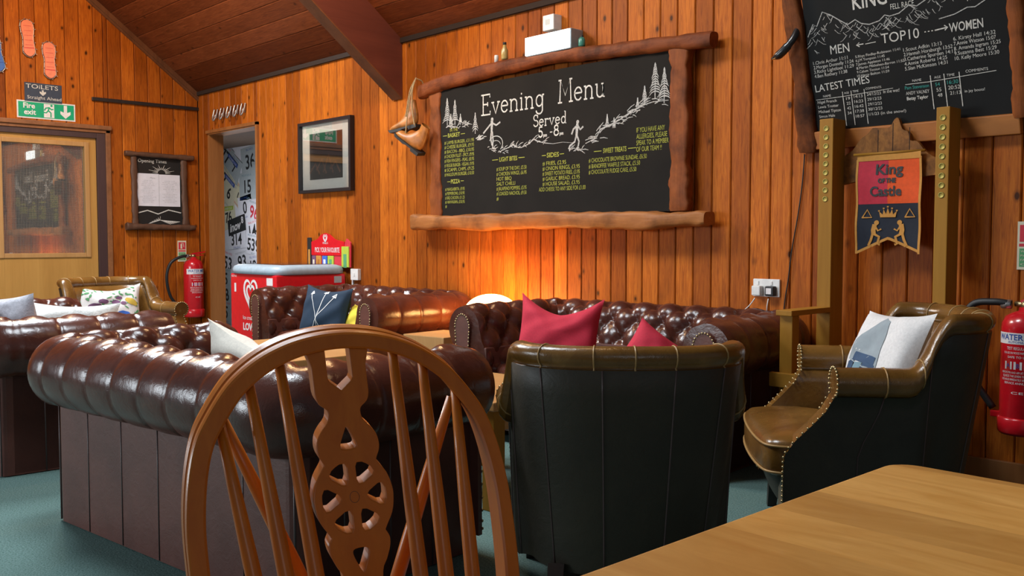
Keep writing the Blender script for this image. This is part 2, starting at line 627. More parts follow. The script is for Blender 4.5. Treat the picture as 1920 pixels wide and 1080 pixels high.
def tabletop():
    """glued-up staves running along the table's long side"""
    m, nt, b = newmat('table_planks')
    tc = N(nt, 'ShaderNodeTexCoord')
    sp = N(nt, 'ShaderNodeSeparateXYZ')
    nt.links.new(tc.outputs['Object'], sp.inputs[0])
    mu = N(nt, 'ShaderNodeMath', operation='MULTIPLY')
    nt.links.new(sp.outputs[1], mu.inputs[0])
    mu.inputs[1].default_value = 1 / 0.088
    fl = N(nt, 'ShaderNodeMath', operation='FLOOR')
    nt.links.new(mu.outputs[0], fl.inputs[0])
    wn = N(nt, 'ShaderNodeTexWhiteNoise', noise_dimensions='1D')
    nt.links.new(fl.outputs[0], wn.inputs['W'])
    cb = N(nt, 'ShaderNodeCombineXYZ')
    nt.links.new(wn.outputs[0], cb.inputs[2])
    va = N(nt, 'ShaderNodeVectorMath', operation='MULTIPLY_ADD')
    va.inputs[1].default_value = (0.22, 1, 1)
    nt.links.new(tc.outputs['Object'], va.inputs[0])
    nt.links.new(cb.outputs[0], va.inputs[2])
    g = noise(nt, va.outputs[0], 20, 6, 0.62, 1.8)
    g2 = noise(nt, mapping(nt, (0.45, 1.6, 1)), 5.5, 3, 0.5, 0.6)
    c = ramp(nt, g, [(0.25, (0.56, 0.255, 0.050)), (0.72, (0.76, 0.41, 0.115))])
    c = mix(nt, 1.0, c, ramp(nt, wn.outputs[0], [(0.0, (0.80, 0.74, 0.66)), (1.0, (1.15, 1.13, 1.1))]), 'MULTIPLY')
    c = mix(nt, ramp(nt, g2, [(0.52, (0, 0, 0)), (0.7, (0.45, ) * 3)]), c, (0.42, 0.17, 0.028))
    nt.links.new(c, b.inputs['Base Color'])
    b.inputs['Roughness'].default_value = 0.36
    b.inputs['Coat Weight'].default_value = 0.1
    bump(nt, b, g, 0.04, 0.002)


tabletop()

# ------------------------------------------------------------------ the setting
XL, YB, EAVE, PITCH = -8.76, 4.0, 2.415, 0.775


def board_strip(mb, a0, a1, b0, b1a, b1b, place, gap=0.008, deep=0.010, seed=0):
    """one board between across-values a0..a1, from b0 up to b1a/b1b, with chamfered long edges"""
    g = gap / 2
    e = 0.0018
    prof = [(a0 + e, deep + 0.004), (a0 + e, deep * 0.5), (a0 + g * 1.6, 0), (a1 - g * 1.6, 0), (a1 - e, deep * 0.5), (a1 - e, deep + 0.004)]
    r = rnd.random()
    ox, oy = rnd.random() * 40, rnd.random() * 40
    vs, fs, us = [], [], []
    for a, d in prof:
        t = (a - a0) / (a1 - a0)
        vs.append(place(a, b0, d))
        vs.append(place(a, lerp(b1a, b1b, t), d))
    for i in range(5):
        fs.append((2 * i, 2 * i + 2, 2 * i + 3, 2 * i + 1))
        qa, qb = prof[i][0] + ox, prof[i + 1][0] + ox
        us.append([(qa, b0 + oy), (qb, b0 + oy), (qb, b1b + oy), (qa, b1a + oy)])
    mb.add(vs, fs, False, r, us)


# back wall, with the doorway at its left end
OX0, OX1, OZ = -8.513, -7.575, 2.005
mb = MB()
pl = lambda a, b, d: (a, YB + d, b)
edges = [XL]
while edges[-1] < 1.8:
    edges.append(edges[-1] + 0.1125)
cuts = sorted(set(edges + [OX0, OX1]))
for a0, a1 in zip(cuts[:-1], cuts[1:]):
    if a1 - a0 < 0.004:
        continue
    inside = a0 > OX0 - 1e-6 and a1 < OX1 + 1e-6
    board_strip(mb, a0, a1, OZ if inside else 0.0, EAVE, EAVE, pl)
wb = structure(mb.build('wall_back', 'pine_boards', uvs=True))
mb = MB()
mb.box(XL, OX0 - 0.001, 4.0125, 4.13, 0, EAVE)
mb.box(OX1 + 0.001, 1.8, 4.0125, 4.13, 0, EAVE)
mb.box(OX0 - 0.001, OX1 + 0.001, 4.012, 4.13, OZ, EAVE)
mb.build('wall_core', 'board_gap', wb)

# left wall, a gable end with the glazed door
DY0, DY1, DZ = 2.13, 3.115, 1.965
mb = MB()
pl = lambda a, b, d: (XL - d, a, b)
roof = lambda y: EAVE + (YB - y) * PITCH
edges = [YB]
while edges[-1] > -1.2:
    edges.append(edges[-1] - 0.121)
cuts = sorted(set(edges + [DY0, DY1]))
for a0, a1 in zip(cuts[:-1], cuts[1:]):
    if a1 - a0 < 0.004:
        continue
    inside = a0 > DY0 - 1e-6 and a1 < DY1 + 1e-6
    board_strip(mb, a0, a1, DZ if inside else 0.0, min(roof(a0), 5.2), min(roof(a1), 5.2), pl)
wl = structure(mb.build('wall_left', 'pine_boards', uvs=True))
mb = MB()
for a0, a1, b0 in ((-1.2, DY0, 0), (DY1, 4.13, 0), (DY0, DY1, DZ)):
    poly = [(a0, b0), (a1, b0), (a1, min(roof(a1), 5.2)), (a0, min(roof(a0), 5.2))]
    vs = [(XL - 0.0125, y, z) for y, z in poly] + [(XL - 0.1, y, z) for y, z in poly]
    mb.add(vs, [(0, 1, 2, 3), (7, 6, 5, 4), (0, 4, 5, 1), (1, 5, 6, 2), (2, 6, 7, 3), (3, 7, 4, 0)], False)
mb.build('wall_core', 'board_gap', wl)

# sloping boarded ceiling
cl = math.hypot(1, PITCH)
mb = MB()
X0c, X1c = XL, 1.8
pl = lambda a, b, d: (b, YB - a / cl, EAVE + a / cl * PITCH + d)
a = 0.0
while a < 4.3:
    x = X0c
    ln = 2.2 + rnd.random() * 2
    segs = [X0c]
    while segs[-1] < X1c:
        segs.append(min(X1c, segs[-1] + 2.4 + rnd.random() * 1.8))
    for s0, s1 in zip(segs[:-1], segs[1:]):
        board_strip(mb, a, a + 0.148, s0, s1, s1, pl, deep=0.008)
    a += 0.148
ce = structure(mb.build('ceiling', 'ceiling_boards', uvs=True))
mb = MB()
vs = [(X0c, YB + .1, EAVE - .1 * PITCH + .012), (X1c, YB + .1, EAVE - .1 * PITCH + .012), (X1c, YB - 4.3 / cl, EAVE + 4.3 / cl * PITCH + .012), (X0c, YB - 4.3 / cl, EAVE + 4.3 / cl * PITCH + .012)]
vs += [(p[0], p[1], p[2] + 0.08) for p in vs]
mb.add(vs, [(0, 1, 2, 3), (7, 6, 5, 4), (0, 4, 5, 1), (1, 5, 6, 2), (2, 6, 7, 3), (3, 7, 4, 0)], False)
mb.build('roof_deck', 'board_gap', ce)

mb = MB()
mb.box(-11.2, 3.0, -4.0, 5.2, -0.05, 0.0)
structure(mb.build('floor', 'carpet'))

# eaves fillet, gable fillet, skirting
mb = MB()
mb.box(XL, 1.8, 3.978, 4.0, EAVE - 0.022, EAVE + 0.012)
structure(mb.build('trim_1', 'board_gap'))
mb = MB()
n_ = Vector((0, PITCH, 1)).normalized()
p0, p1 = Vector((XL, YB, EAVE)), Vector((XL, 0.0, EAVE + YB * PITCH))
d_ = Vector((0, 0, -1))
for off, th, w_ in ((0.0, 0.03, 0.05), (0.05, 0.018, 0.025)):
    a, b2 = p0 + d_ * off, p1 + d_ * off
    vs = [a, b2, b2 + d_ * w_, a + d_ * w_]
    vs += [p + Vector((th, 0, 0)) for p in vs]
    mb.add(vs, [(0, 1, 2, 3), (7, 6, 5, 4), (0, 4, 5, 1), (1, 5, 6, 2), (2, 6, 7, 3), (3, 7, 4, 0)], False)
structure(mb.build('trim_2', 'brown_trim'))
mb = MB()
mb.box(OX1 + 0.06, 1.8, 3.982, 4.0, 0.0, 0.11, 0.004)
structure(mb.build('baseboard_back', 'pine_trim'))
mb = MB()
mb.box(XL, XL + 0.018, 3.2, 3.98, 0.0, 0.11, 0.004)
structure(mb.build('baseboard_left', 'pine_trim'))

# principal rafter coming down onto the back wall
mb = MB()
bx0, bx1 = -5.535, -5.428
zb = lambda y: 2.005 + (YB - y) * PITCH
poly = [(3.997, zb(3.997)), (0.9, zb(0.9)), (0.9, roof(0.9) + 0.005), (3.997, roof(3.997) + 0.005)]
vs = [(bx0, y, z) for y, z in poly] + [(bx1, y, z) for y, z in poly]
mb.add(vs, [(0, 1, 2, 3), (7, 6, 5, 4), (0, 4, 5, 1), (1, 5, 6, 2), (2, 6, 7, 3), (3, 7, 4, 0)], False)
rf = structure(mb.build('beam', 'dark_beam'))
mb = MB()
poly = [(3.99, zb(3.99) - 0.012), (0.9, zb(0.9) - 0.012), (0.9, zb(0.9)), (3.99, zb(3.99))]
vs = [(bx0 - 0.006, y, z) for y, z in poly] + [(bx1 + 0.006, y, z) for y, z in poly]
mb.add(vs, [(0, 1, 2, 3), (7, 6, 5, 4), (0, 4, 5, 1), (1, 5, 6, 2), (2, 6, 7, 3), (3, 7, 4, 0)], False)
mb.build('soffit_strip', 'brown_trim', rf)

# doorway lining and architrave in the back wall
mb = MB()
mb.box(OX0 - 0.012, OX0 + 0.006, 3.985, 4.135, 0, OZ)
mb.box(OX1 - 0.006, OX1 + 0.012, 3.985, 4.135, 0, OZ)
mb.box(OX0 - 0.012, OX1 + 0.012, 3.985, 4.135, OZ - 0.006, OZ + 0.012)
mb.box(OX1 + 0.006, OX1 + 0.036, 3.975, 4.0, 0, OZ + 0.03)
mb.box(OX0 - 0.04, OX1 + 0.036, 3.975, 4.0, OZ + 0.006, OZ + 0.034)
structure(mb.build('door_2', 'pine_trim'))
# passage beyond it
mb = MB()
mb.box(-10.4, -7.3, 4.88, 4.95, 0, 2.2)
wp = structure(mb.build('wall_passage', 'paper'))
mb = MB()
mb.box(-10.4, -7.3, 4.13, 4.95, 2.03, 2.2)
mb.box(-10.42, -10.36, 4.13, 4.95, 0, 2.2)
mb.box(-7.36, -7.3, 4.13, 4.95, 0, 2.2)
structure(mb.build('ceiling_passage', 'passage_paint'))
lamp('passage_fill', (-9.0, 4.35, 1.15), 15, (0.92, 0.96, 1.0), 0.12)  # unseen fill added to brighten the papered passage wall, no fitting here

# left door: frame, leaf, wired glass
mb = MB()
mb.box(XL - 0.09, XL + 0.012, DY1 - 0.075, DY1, 0, DZ, 0.003)
mb.box(XL - 0.09, XL + 0.012, DY0, DY1 - 0.076, DZ - 0.05, DZ, 0.003)
fr = structure(mb.build('trim_3', 'purple_brown'))
mb = MB()
mb.box(XL, XL + 0.022, DY1, DY1 + 0.045, 0, DZ + 0.05, 0.005)
mb.box(XL, XL + 0.022, DY0, DY1 + 0.045, DZ, DZ + 0.028, 0.004)
mb.box(XL, XL + 0.04, DY0, DY1 + 0.05, DZ + 0.028, DZ + 0.066, 0.006)
structure(mb.build('trim_4', 'trim_across'))
gy0, gy1, gz0, gz1 = 2.262, 2.935, 0.885, 1.835
lx0, lx1 = XL - 0.055, XL - 0.012
mb = MB()
mb.box(lx0, lx1, 2.15, gy0, 0.006, 1.915, 0.002)
mb.box(lx0, lx1, gy1, 3.038, 0.006, 1.915, 0.002)
mb.box(lx0, lx1, gy0, gy1, gz1, 1.915, 0.002)
mb.box(lx0, lx1, gy0, gy1, 0.006, gz0, 0.002)
dr = structure(mb.build('door_1', 'oak_door'))
mb = MB()
b_ = 0.04
mb.box(lx1 - 0.012, lx1 + 0.014, gy0 - b_, gy0, gz0 - b_, gz1 + b_, 0.005)
mb.box(lx1 - 0.012, lx1 + 0.014, gy1, gy1 + b_, gz0 - b_, gz1 + b_, 0.005)
mb.box(lx1 - 0.012, lx1 + 0.012, gy0, gy1, gz1, gz1 + b_, 0.005)
mb.box(lx1 - 0.012, lx1 + 0.012, gy0, gy1, gz0 - b_, gz0, 0.005)
mb.build('glazing_bead', 'oak_bead', dr)
mb = MB()
mb.add([(lx1 - 0.026, gy0, gz0), (lx1 - 0.026, gy1, gz0), (lx1 - 0.026, gy1, gz1), (lx1 - 0.026, gy0, gz1)], [(0, 1, 2, 3)], False)
mb.build('glass_pane', 'door_glass', dr)
mb = MB()
k = gy0 + 0.0125
while k < gy1:
    mb.box(lx1 - 0.0235, lx1 - 0.0225, k - 0.0008, k + 0.0008, gz0, gz1)
    k += 0.0125
k = gz0 + 0.0125
while k < gz1:
    mb.box(lx1 - 0.0235, lx1 - 0.0225, gy0, gy1, k - 0.0008, k + 0.0008)
    k += 0.0125
mb.build('wire_mesh', 'wire_grey', dr)

# ------------------------------------------------------------------ on the left wall (local x = world y, local -y = into the room)
LW = math.pi / 2


def left_thing(name, label, cat, y, z, group=None, off=0.0):
    return thing(name, label, cat, (XL + off, y, z), LW, group)


def arrow_down(mb, x, z0, z1, w, y):
    s = w * 0.32
    mb.prism([(x - s / 2, z1), (x + s / 2, z1), (x + s / 2, z0 + w * 0.62), (x + w / 2, z0 + w * 0.75), (x + w / 2, z0 + w * 0.45), (x, z0), (x - w / 2, z0 + w * 0.45), (x - w / 2, z0 + w * 0.75), (x - s / 2, z0 + w * 0.62)], y - 0.0008, y)


t = left_thing('exit_sign', 'green and white fire exit sign above the glazed door', 'sign', 2.625, 2.123)
mb = MB(); mb.box(-0.237, 0.237, -0.004, 0, -0.075, 0.075); mb.build('backing', 'label_white', t)
mb = MB(); mb.box(-0.226, 0.226, -0.0055, -0.004, -0.064, 0.064); mb.build('green_panel', 'sign_green', t)
mb = MB()
mb.text('Fire', -0.187, 0.012, 0.062, -0.0065, bold=0.0016)
mb.text('exit', -0.182, -0.042, 0.062, -0.0065, bold=0.0016)
mb.build('lettering', 'label_white', t)
mb = MB(); mb.prism([(-0.022, -0.058), (0.062, -0.058), (0.062, 0.058), (-0.022, 0.058)], -0.0065, -0.0058); mb.build('doorway_symbol', 'label_white', t)
mb = MB()
mb.disc(0.040, 0.046, 0.010, -0.0072)
for pts in ([(0.022, 0.030), (0.012, 0.0)], [(0.020, 0.028), (-0.008, 0.022), (-0.016, 0.004)], [(0.022, 0.026), (0.040, 0.012), (0.052, 0.016)], [(0.012, 0.0), (-0.004, -0.018), (-0.026, -0.016)], [(0.013, 0.002), (0.034, -0.016), (0.034, -0.05)]):
    mb.ribbon(pts, 0.011, -0.0072)
mb.build('running_figure', 'sign_green', t)
mb = MB(); arrow_down(mb, 0.155, -0.056, 0.058, 0.085, -0.0058); mb.build('arrow', 'label_white', t)

t = left_thing('toilets_sign', 'dark slate toilets sign tucked behind the top of the exit sign', 'sign', 2.601, 2.273, off=0.006)
mb = MB(); mb.box(-0.151, 0.151, -0.005, 0, -0.078, 0.08, 0.001); mb.build('slate', 'slate_blue', t)
mb = MB()
mb.text('TOiLETS', -0.14, 0.032, 0.052, -0.0062, width=0.26)
arrow_down(mb, -0.005, -0.026, 0.022, 0.05, -0.0054)
mb.text('Straight Ahead', -0.13, -0.058, 0.040, -0.0062, width=0.275)
mb.build('lettering', 'chalk_white', t)


def ice_crampon(name, label, y, z, rot, group, m1):
    t = left_thing(name, label, 'overshoe', y, z, group)
    pts = catmull([(0.0, 0.15), (0.045, 0.135), (0.052, 0.07), (0.040, 0.0), (0.044, -0.07), (0.042, -0.13), (0.0, -0.155), (-0.042, -0.13), (-0.044, -0.07), (-0.040, 0.0), (-0.052, 0.07), (-0.045, 0.135)], 4, True)if False else catmull([(a, b, 0) for a, b in [(0.0, 0.15), (0.04, 0.13), (0.048, 0.07), (0.038, 0.0), (0.042, -0.07), (0.040, -0.125), (0.0, -0.155), (-0.040, -0.125), (-0.042, -0.07), (-0.038, 0.0), (-0.048, 0.07), (-0.04, 0.13)]], 4, True)
    ca, sa = math.cos(rot), math.sin(rot)
    P = [(p.x * ca - p.y * sa, p.x * sa + p.y * ca) for p in pts]
    mb = MB(); mb.prism(P, -0.026, -0.008); mb.build('sole_plate', m1, t)
    ring = [(x * 1.12, -0.015, z_ * 1.04) for x, z_ in P] + [(P[0][0] * 1.12, -0.015, P[0][1] * 1.04)]
    mb = MB(); mb.tube(ring, 0.004, 6); 
    for k in range(2, len(P), 3):
        x, z_ = P[k]
        mb.tube([(x * 1.1, -0.014, z_ * 1.03), (x * 1.38, -0.03, z_ * 1.1)], [0.005, 0.002], 5)
    mb.build('spiked_rim', 'galvanised', t)
    mb = MB()
    for zz in (0.10, 0.06, 0.02, -0.02, -0.06):
        a, b2 = (-0.03, zz), (0.03, zz)
        mb.ribbon([(a[0] * ca - a[1] * sa, a[0] * sa + a[1] * ca), (b2[0] * ca - b2[1] * sa, b2[0] * sa + b2[1] * ca)], 0.003, -0.0268)
    a, b2 = (-0.038, -0.085), (0.038, -0.085)
    mb.ribbon([(a[0] * ca - a[1] * sa, a[0] * sa + a[1] * ca), (b2[0] * ca - b2[1] * sa, b2[0] * sa + b2[1] * ca)], 0.006, -0.0268)
    mb.build('strap_lines', 'ink_red' if m1 == 'orange_plastic' else 'ink_blue', t)
    return t


ice_crampon('overshoe', 'orange spiked overshoe with a metal rim, the higher of the pair', 2.487, 2.728, R_(4), 'orange overshoes hung above the exit sign', 'orange_plastic')
ice_crampon('overshoe', 'orange spiked overshoe with a metal rim directly above the toilets sign', 2.655, 2.562, R_(2), 'orange overshoes hung above the exit sign', 'orange_plastic')
ice_crampon('overshoe', 'blue spiked overshoe hung on the gable wall boards', 2.235, 2.572, R_(10), None, 'blue_plastic')

mb = MB(); mb.box(-0.5, 0.5, -0.022, 0, -0.016, 0.016, 0.004)
o = mb.build('wall_rail', 'dark_metal', None, (XL, 3.505, 2.266), LW)
tag(o, 'thin dark rail fixed across the boards above the notice frame', 'rail')

t = left_thing('notice_board', 'dark rustic wooden frame holding a black poster and two white sheets', 'notice board', 3.607, 1.45)
mb = MB(); mb.box(-0.255, 0.235, -0.008, 0, -0.325, 0.325); mb.build('black_poster', 'black_paint', t)


def log_beam(mb, pts, halfs, depth, seed, along='x', ny=14, n=40, flat=0.85, sq=0.7):
    """rough-hewn pole: pts of (a, c) centre line in the x,z plane; halfs the half heights"""
    rr = random.Random(seed)
    P = catmull([(p[0], 0, p[1]) for p in pts], max(2, n // (len(pts) - 1)))
    m = len(P)
    ph = [rr.random() * 6.28 for _ in range(12)]

    def fn(i, j):
        t = i / (m - 1)
        k = t * (len(halfs) - 1)
        q = min(int(k), len(halfs) - 2)
        h = lerp(halfs[q], halfs[q + 1], k - q)
        L = t * 9
        h *= 1 + 0.08 * math.sin(L * 1.7 + ph[0]) + 0.05 * math.sin(L * 4.1 + ph[1]) + 0.04 * math.sin(L * 9.7 + ph[4]) + 0.025 * math.sin(L * 17.3 + ph[5])
        tg = (P[min(i + 1, m - 1)] - P[max(i - 1, 0)]).normalized()
        nz = Vector((-tg.z, 0, tg.x))
        an = 2 * math.pi * j / ny
        c_, s_ = math.cos(an), math.sin(an)
        c2 = math.copysign(abs(c_) ** sq, c_)
        s2 = math.copysign(abs(s_) ** sq, s_)
        w = 1 + 0.05 * math.sin(L * 2.9 + 2 * an + ph[2]) + 0.035 * math.sin(L * 7.3 + 3 * an + ph[3])
        ends = 1.0 if 0 < i < m - 1 else 0.9
        return P[i] + nz * (s2 * h * w * ends) + Vector((0, c2 * depth * w * ends, 0))
    mb.grid(fn, m, ny, cv=True)
    o = len(mb.v)
    mb.add([fn(0, j) for j in range(ny)], [tuple(range(ny))], False)
    mb.add([fn(m - 1, j) for j in range(ny)], [tuple(range(ny - 1, -1, -1))], False)


mb = MB(); log_beam(mb, [(-0.327, 0.348), (0, 0.342), (0.327, 0.336)], [0.024, 0.022, 0.026], 0.028, 3); mb.build('top_log', 'notice_wood', t, (0, -0.028, 0))
mb = MB(); log_beam(mb, [(-0.330, -0.325), (0, -0.33), (0.325, -0.333)], [0.034, 0.026, 0.028], 0.036, 4); mb.build('bottom_log', 'notice_wood', t, (0, -0.034, 0))
mb = MB(); log_beam(mb, [(-0.245, 0.325), (-0.243, 0), (-0.240, -0.31)], [0.030, 0.027, 0.030], 0.02, 5); mb.build('side_post', 'notice_wood', t, (0, -0.02, 0))
mb = MB(); log_beam(mb, [(0.232, 0.32), (0.236, 0), (0.246, -0.31)], [0.030, 0.027, 0.034], 0.02, 6); mb.build('side_post', 'notice_wood', t, (0, -0.02, 0))
mb = MB()
mb.text('Opening Times', -0.20, 0.275, 0.045, -0.0095, width=0.27)
for k in range(13):
    a = R_(8 + k * 13.6)
    mb.ribbon([(0.02 + 0.04 * math.cos(a), 0.175 + 0.04 * math.sin(a)), (0.02 + (0.13 if k % 2 else 0.085) * math.cos(a), 0.175 + (0.085 if k % 2 else 0.06) * math.sin(a))], [0.006, 0.002], -0.0092)
mb.ribbon([(-0.22, -0.20), (-0.12, -0.172), (-0.02, -0.205), (0.08, -0.165), (0.2, -0.19)], 0.010, -0.0092)
for k in range(7):
    mb.ribbon([(-0.12 + k * 0.02, -0.30 + 0.012 * k), (0.0, -0.262), (0.10 + k * 0.015, -0.30 + 0.004 * k)], 0.004, -0.0092)
mb.build('chalk_drawing', 'chalk_white', t)
for x0, x1 in ((-0.217, -0.008), (-0.006, 0.196)):
    mb = MB(); mb.box(x0, x1, -0.0105, -0.0095, -0.132, 0.172 - (x0 > -0.1) * 0.004)
    sh = mb.build('paper_sheet', 'paper', t)
    mb = MB()
    if x0 < -0.1:
        mb.text('Menu', x1 - 0.035, 0.125, 0.022, -0.0112, align='R')
    for q in range(14):
        zz = 0.105 - q * 0.0155
        wd_ = (x1 - x0) * (0.3 + 0.45 * rnd.random())
        mb.text('lorem'[:0] + ('soup roll salad chips pie beans toast cake tea '[: 8 + q * 2]), (x0 + x1) / 2, zz, 0.0105, -0.0112, width=wd_, align='C')
    mb.build('print', 'ink_grey', sh)

# ------------------------------------------------------------------ fire extinguishers


def wrap(mb, r):
    mb.v = [(r * math.sin(x / r), -(r - y) * math.cos(x / r) if False else -(r + 0.0006) * math.cos(x / r), z) for x, y, z in mb.v]
    return mb


def extinguisher(label, loc, rz, r, h, hose, title):
    """origin on the wall at the foot of the cylinder; local -y points into the room"""
    t = thing('fire_extinguisher', label, 'fire extinguisher', loc, rz, None)
    cy = -(r + 0.035)
    M = Matrix.Translation((0, cy, 0))
    mb = MB()
    mb.lathe([(r * 0.9, 0.03), (r, 0.045), (r, h * 0.76), (r * 0.97, h * 0.80), (r * 0.84, h * 0.845), (r * 0.55, h * 0.875), (r * 0.34, h * 0.885), (r * 0.32, h * 0.91)], 32, M)
    cyl = mb.build('cylinder', 'extinguisher_red', t)
    mb = MB()
    mb.lathe([(r * 0.98, 0.0), (r * 1.06, 0.01), (r * 1.08, h * 0.115), (r * 1.02, h * 0.125)], 32, M)
    mb.box(-r * 1.35, -r * 0.8, cy - 0.022, cy + 0.022, h * 0.10, h * 0.145, 0.004)
    mb.build('foot_ring', 'extinguisher_red', t)
    mb = MB(); mb.box(-0.022, 0.022, cy + r * 0.7, 0.0, h * 0.62, h * 0.66); mb.box(-0.022, 0.022, -0.006, 0.0, h * 0.5, h * 0.8)
    mb.build('wall_bracket', 'dark_metal', t)
    mb = MB(); mb.lathe([(r * 0.24, h * 0.90), (r * 0.27, h * 0.93), (r * 0.2, h * 0.955)], 16, M)
    mb.tube([(-r * 0.5, cy, h * 0.932), (0, cy, h * 0.932)], r * 0.12, 8)
    mb.build('valve', 'brass', t)
    mb = MB()
    mb.prism([(-0.02, h * 0.945), (0.02, h * 0.95), (0.105 * r / 0.08, h * 0.985), (0.10 * r / 0.08, h * 1.0), (0.0, h * 0.975), (-0.022, h * 0.96)], cy - 0.012, cy + 0.012)
    mb.prism([(-0.015, h * 0.925), (0.085 * r / 0.08, h * 0.935), (0.085 * r / 0.08, h * 0.95), (0, h * 0.945)], cy - 0.010, cy + 0.010)
    mb.build('handle', 'extinguisher_red', t, label='red squeeze lever' if False else None)
    mb = MB(); mb.tube([(p[0], p[1] + cy, p[2]) for p in catmull(hose, 8)], 0.0125 * r / 0.08, 10)
    hs = mb.build('hose', 'rubber', t)
    mb = MB(); mb.tube([(hose[0][0], hose[0][1] + cy, hose[0][2]), (hose[0][0] - 0.035, hose[0][1] + cy, hose[0][2] - 0.001)], 0.016 * r / 0.08, 10)
    mb.build('hose_ferrule', 'galvanised', hs)
    # printed label, wrapped round the cylinder
    mb = MB()
    W = r * 2.3
    nseg = 24
    pts = [(-W / 2 + W * i / nseg) for i in range(nseg + 1)]
    mb.add([(x, 0, z) for x in pts for z in (h * 0.655, h * 0.735)], [(2 * i, 2 * i + 2, 2 * i + 3, 2 * i + 1) for i in range(nseg)], True)
    for i in range(3):
        x = (-1 + i) * r * 0.42
        mb.add([(x - r * .17, 0, h * .475), (x + r * .17, 0, h * .475), (x + r * .17, 0, h * .53), (x - r * .17, 0, h * .53)], [(0, 1, 2, 3)], False)
    for k, (zz, s_, ww) in enumerate([(0.615, 0.03, 1.0), (0.585, 0.022, 1.3), (0.555, 0.022, 0.9), (0.445, 0.022, 1.5), (0.42, 0.022, 1.4), (0.395, 0.022, 1.5), (0.37, 0.022, 1.2), (0.30, 0.024, 0.5)]):
        mb.text(['TEST REGULARLY', 'FOR USE ON WOOD PAPER TEXTILES', 'SAFE TO USE', 'REMOVE PIN AND AIM AT BASE OF FIRE', 'SQUEEZE THE LEVERS TO OPERATE', 'RECHARGE IMMEDIATELY AFTER ANY USE', 'SERVICE ANNUALLY', 'CE'][k], 0, h * zz, h * s_, align='C', width=r * ww)
    wrap(mb, r)
    mb.v = [(x, y + cy, z) for x, y, z in mb.v]
    mb.build('label_print', 'label_white', t)
    mb = MB(); mb.text(title, 0, h * 0.685, h * 0.058, align='C', width=r * 2.0, bold=0.0006)
    mb.text('AUTOMATIC', 0, h * 0.662, h * 0.022, align='C', width=r * 0.9)
    for i in range(3):
        x = (-1 + i) * r * 0.42
        mb.text('ABF'[i], x, h * .487, h * .045, align='C')
    wrap(mb, r + 0.0007)
    mb.v = [(x, y + cy, z) for x, y, z in mb.v]
    mb.build('label_title', 'ink_blue', t)
    return t


extinguisher('red fire extinguisher hung below the framed notice beside the doorway', (XL, 3.87, 0.262), LW, 0.092, 0.63,
             [(-0.05, -0.02, 0.585), (-0.13, -0.03, 0.58), (-0.235, -0.03, 0.52), (-0.27, -0.02, 0.38), (-0.225, 0, 0.20), (-0.12, 0.0, 0.08)], 'WATER MIST')
extinguisher('large red water mist extinguisher hung behind the armchair with the lettered cushion', (-1.262, 4.0, 0.255), 0.0, 0.088, 0.535,
             [(-0.05, -0.02, 0.498), (-0.11, -0.03, 0.505), (-0.19, -0.03, 0.49), (-0.235, -0.02, 0.40), (-0.22, 0, 0.24), (-0.115, 0.0, 0.085)], 'WATER MIST')


def safety_sign(label, loc, rz, w, h):
    t = thing('safety_sign', label, 'sign', loc, rz, None)
    mb = MB(); mb.box(-w / 2, w / 2, -0.004, 0, -h / 2, h / 2); mb.build('panel', 'paper_cream', t)
    mb = MB(); mb.box(-w * .4, w * .4, -0.005, -0.004, h * 0.08, h * 0.43); mb.box(-w * .42, w * .42, -0.005, -0.004, -h * 0.02, h * 0.04); mb.build('red_panel', 'ink_red', t)
    mb = MB(); mb.box(-w * .4, w * .4, -0.005, -0.004, -h * 0.44, -h * 0.06); mb.build('green_panel', 'print_green', t)
    mb = MB()
    mb.box(-w * .17, w * .02, -0.006, -0.005, h * .12, h * .34)
    mb.ribbon([(-w * .08, h * .34), (-w * .08, h * .38), (w * .14, h * .38), (w * .2, h * .2)], w * .06, -0.0062)
    for k in range(4):
        mb.text(['WOOD', 'PAPER', 'FABRIC', 'OIL'][k], -w * .34, -h * (.14 + k * .09), h * .06, -0.0062, width=w * .6)
    mb.build('symbols', 'paper_cream', t)
    return t


safety_sign('small extinguisher sign fixed between the framed notice and the extinguisher', (XL, 3.815, 0.893), LW, 0.085, 0.20)
safety_sign('extinguisher instruction sign above the large water mist extinguisher', (-1.302, 4.0, 0.978), 0.0, 0.085, 0.19)

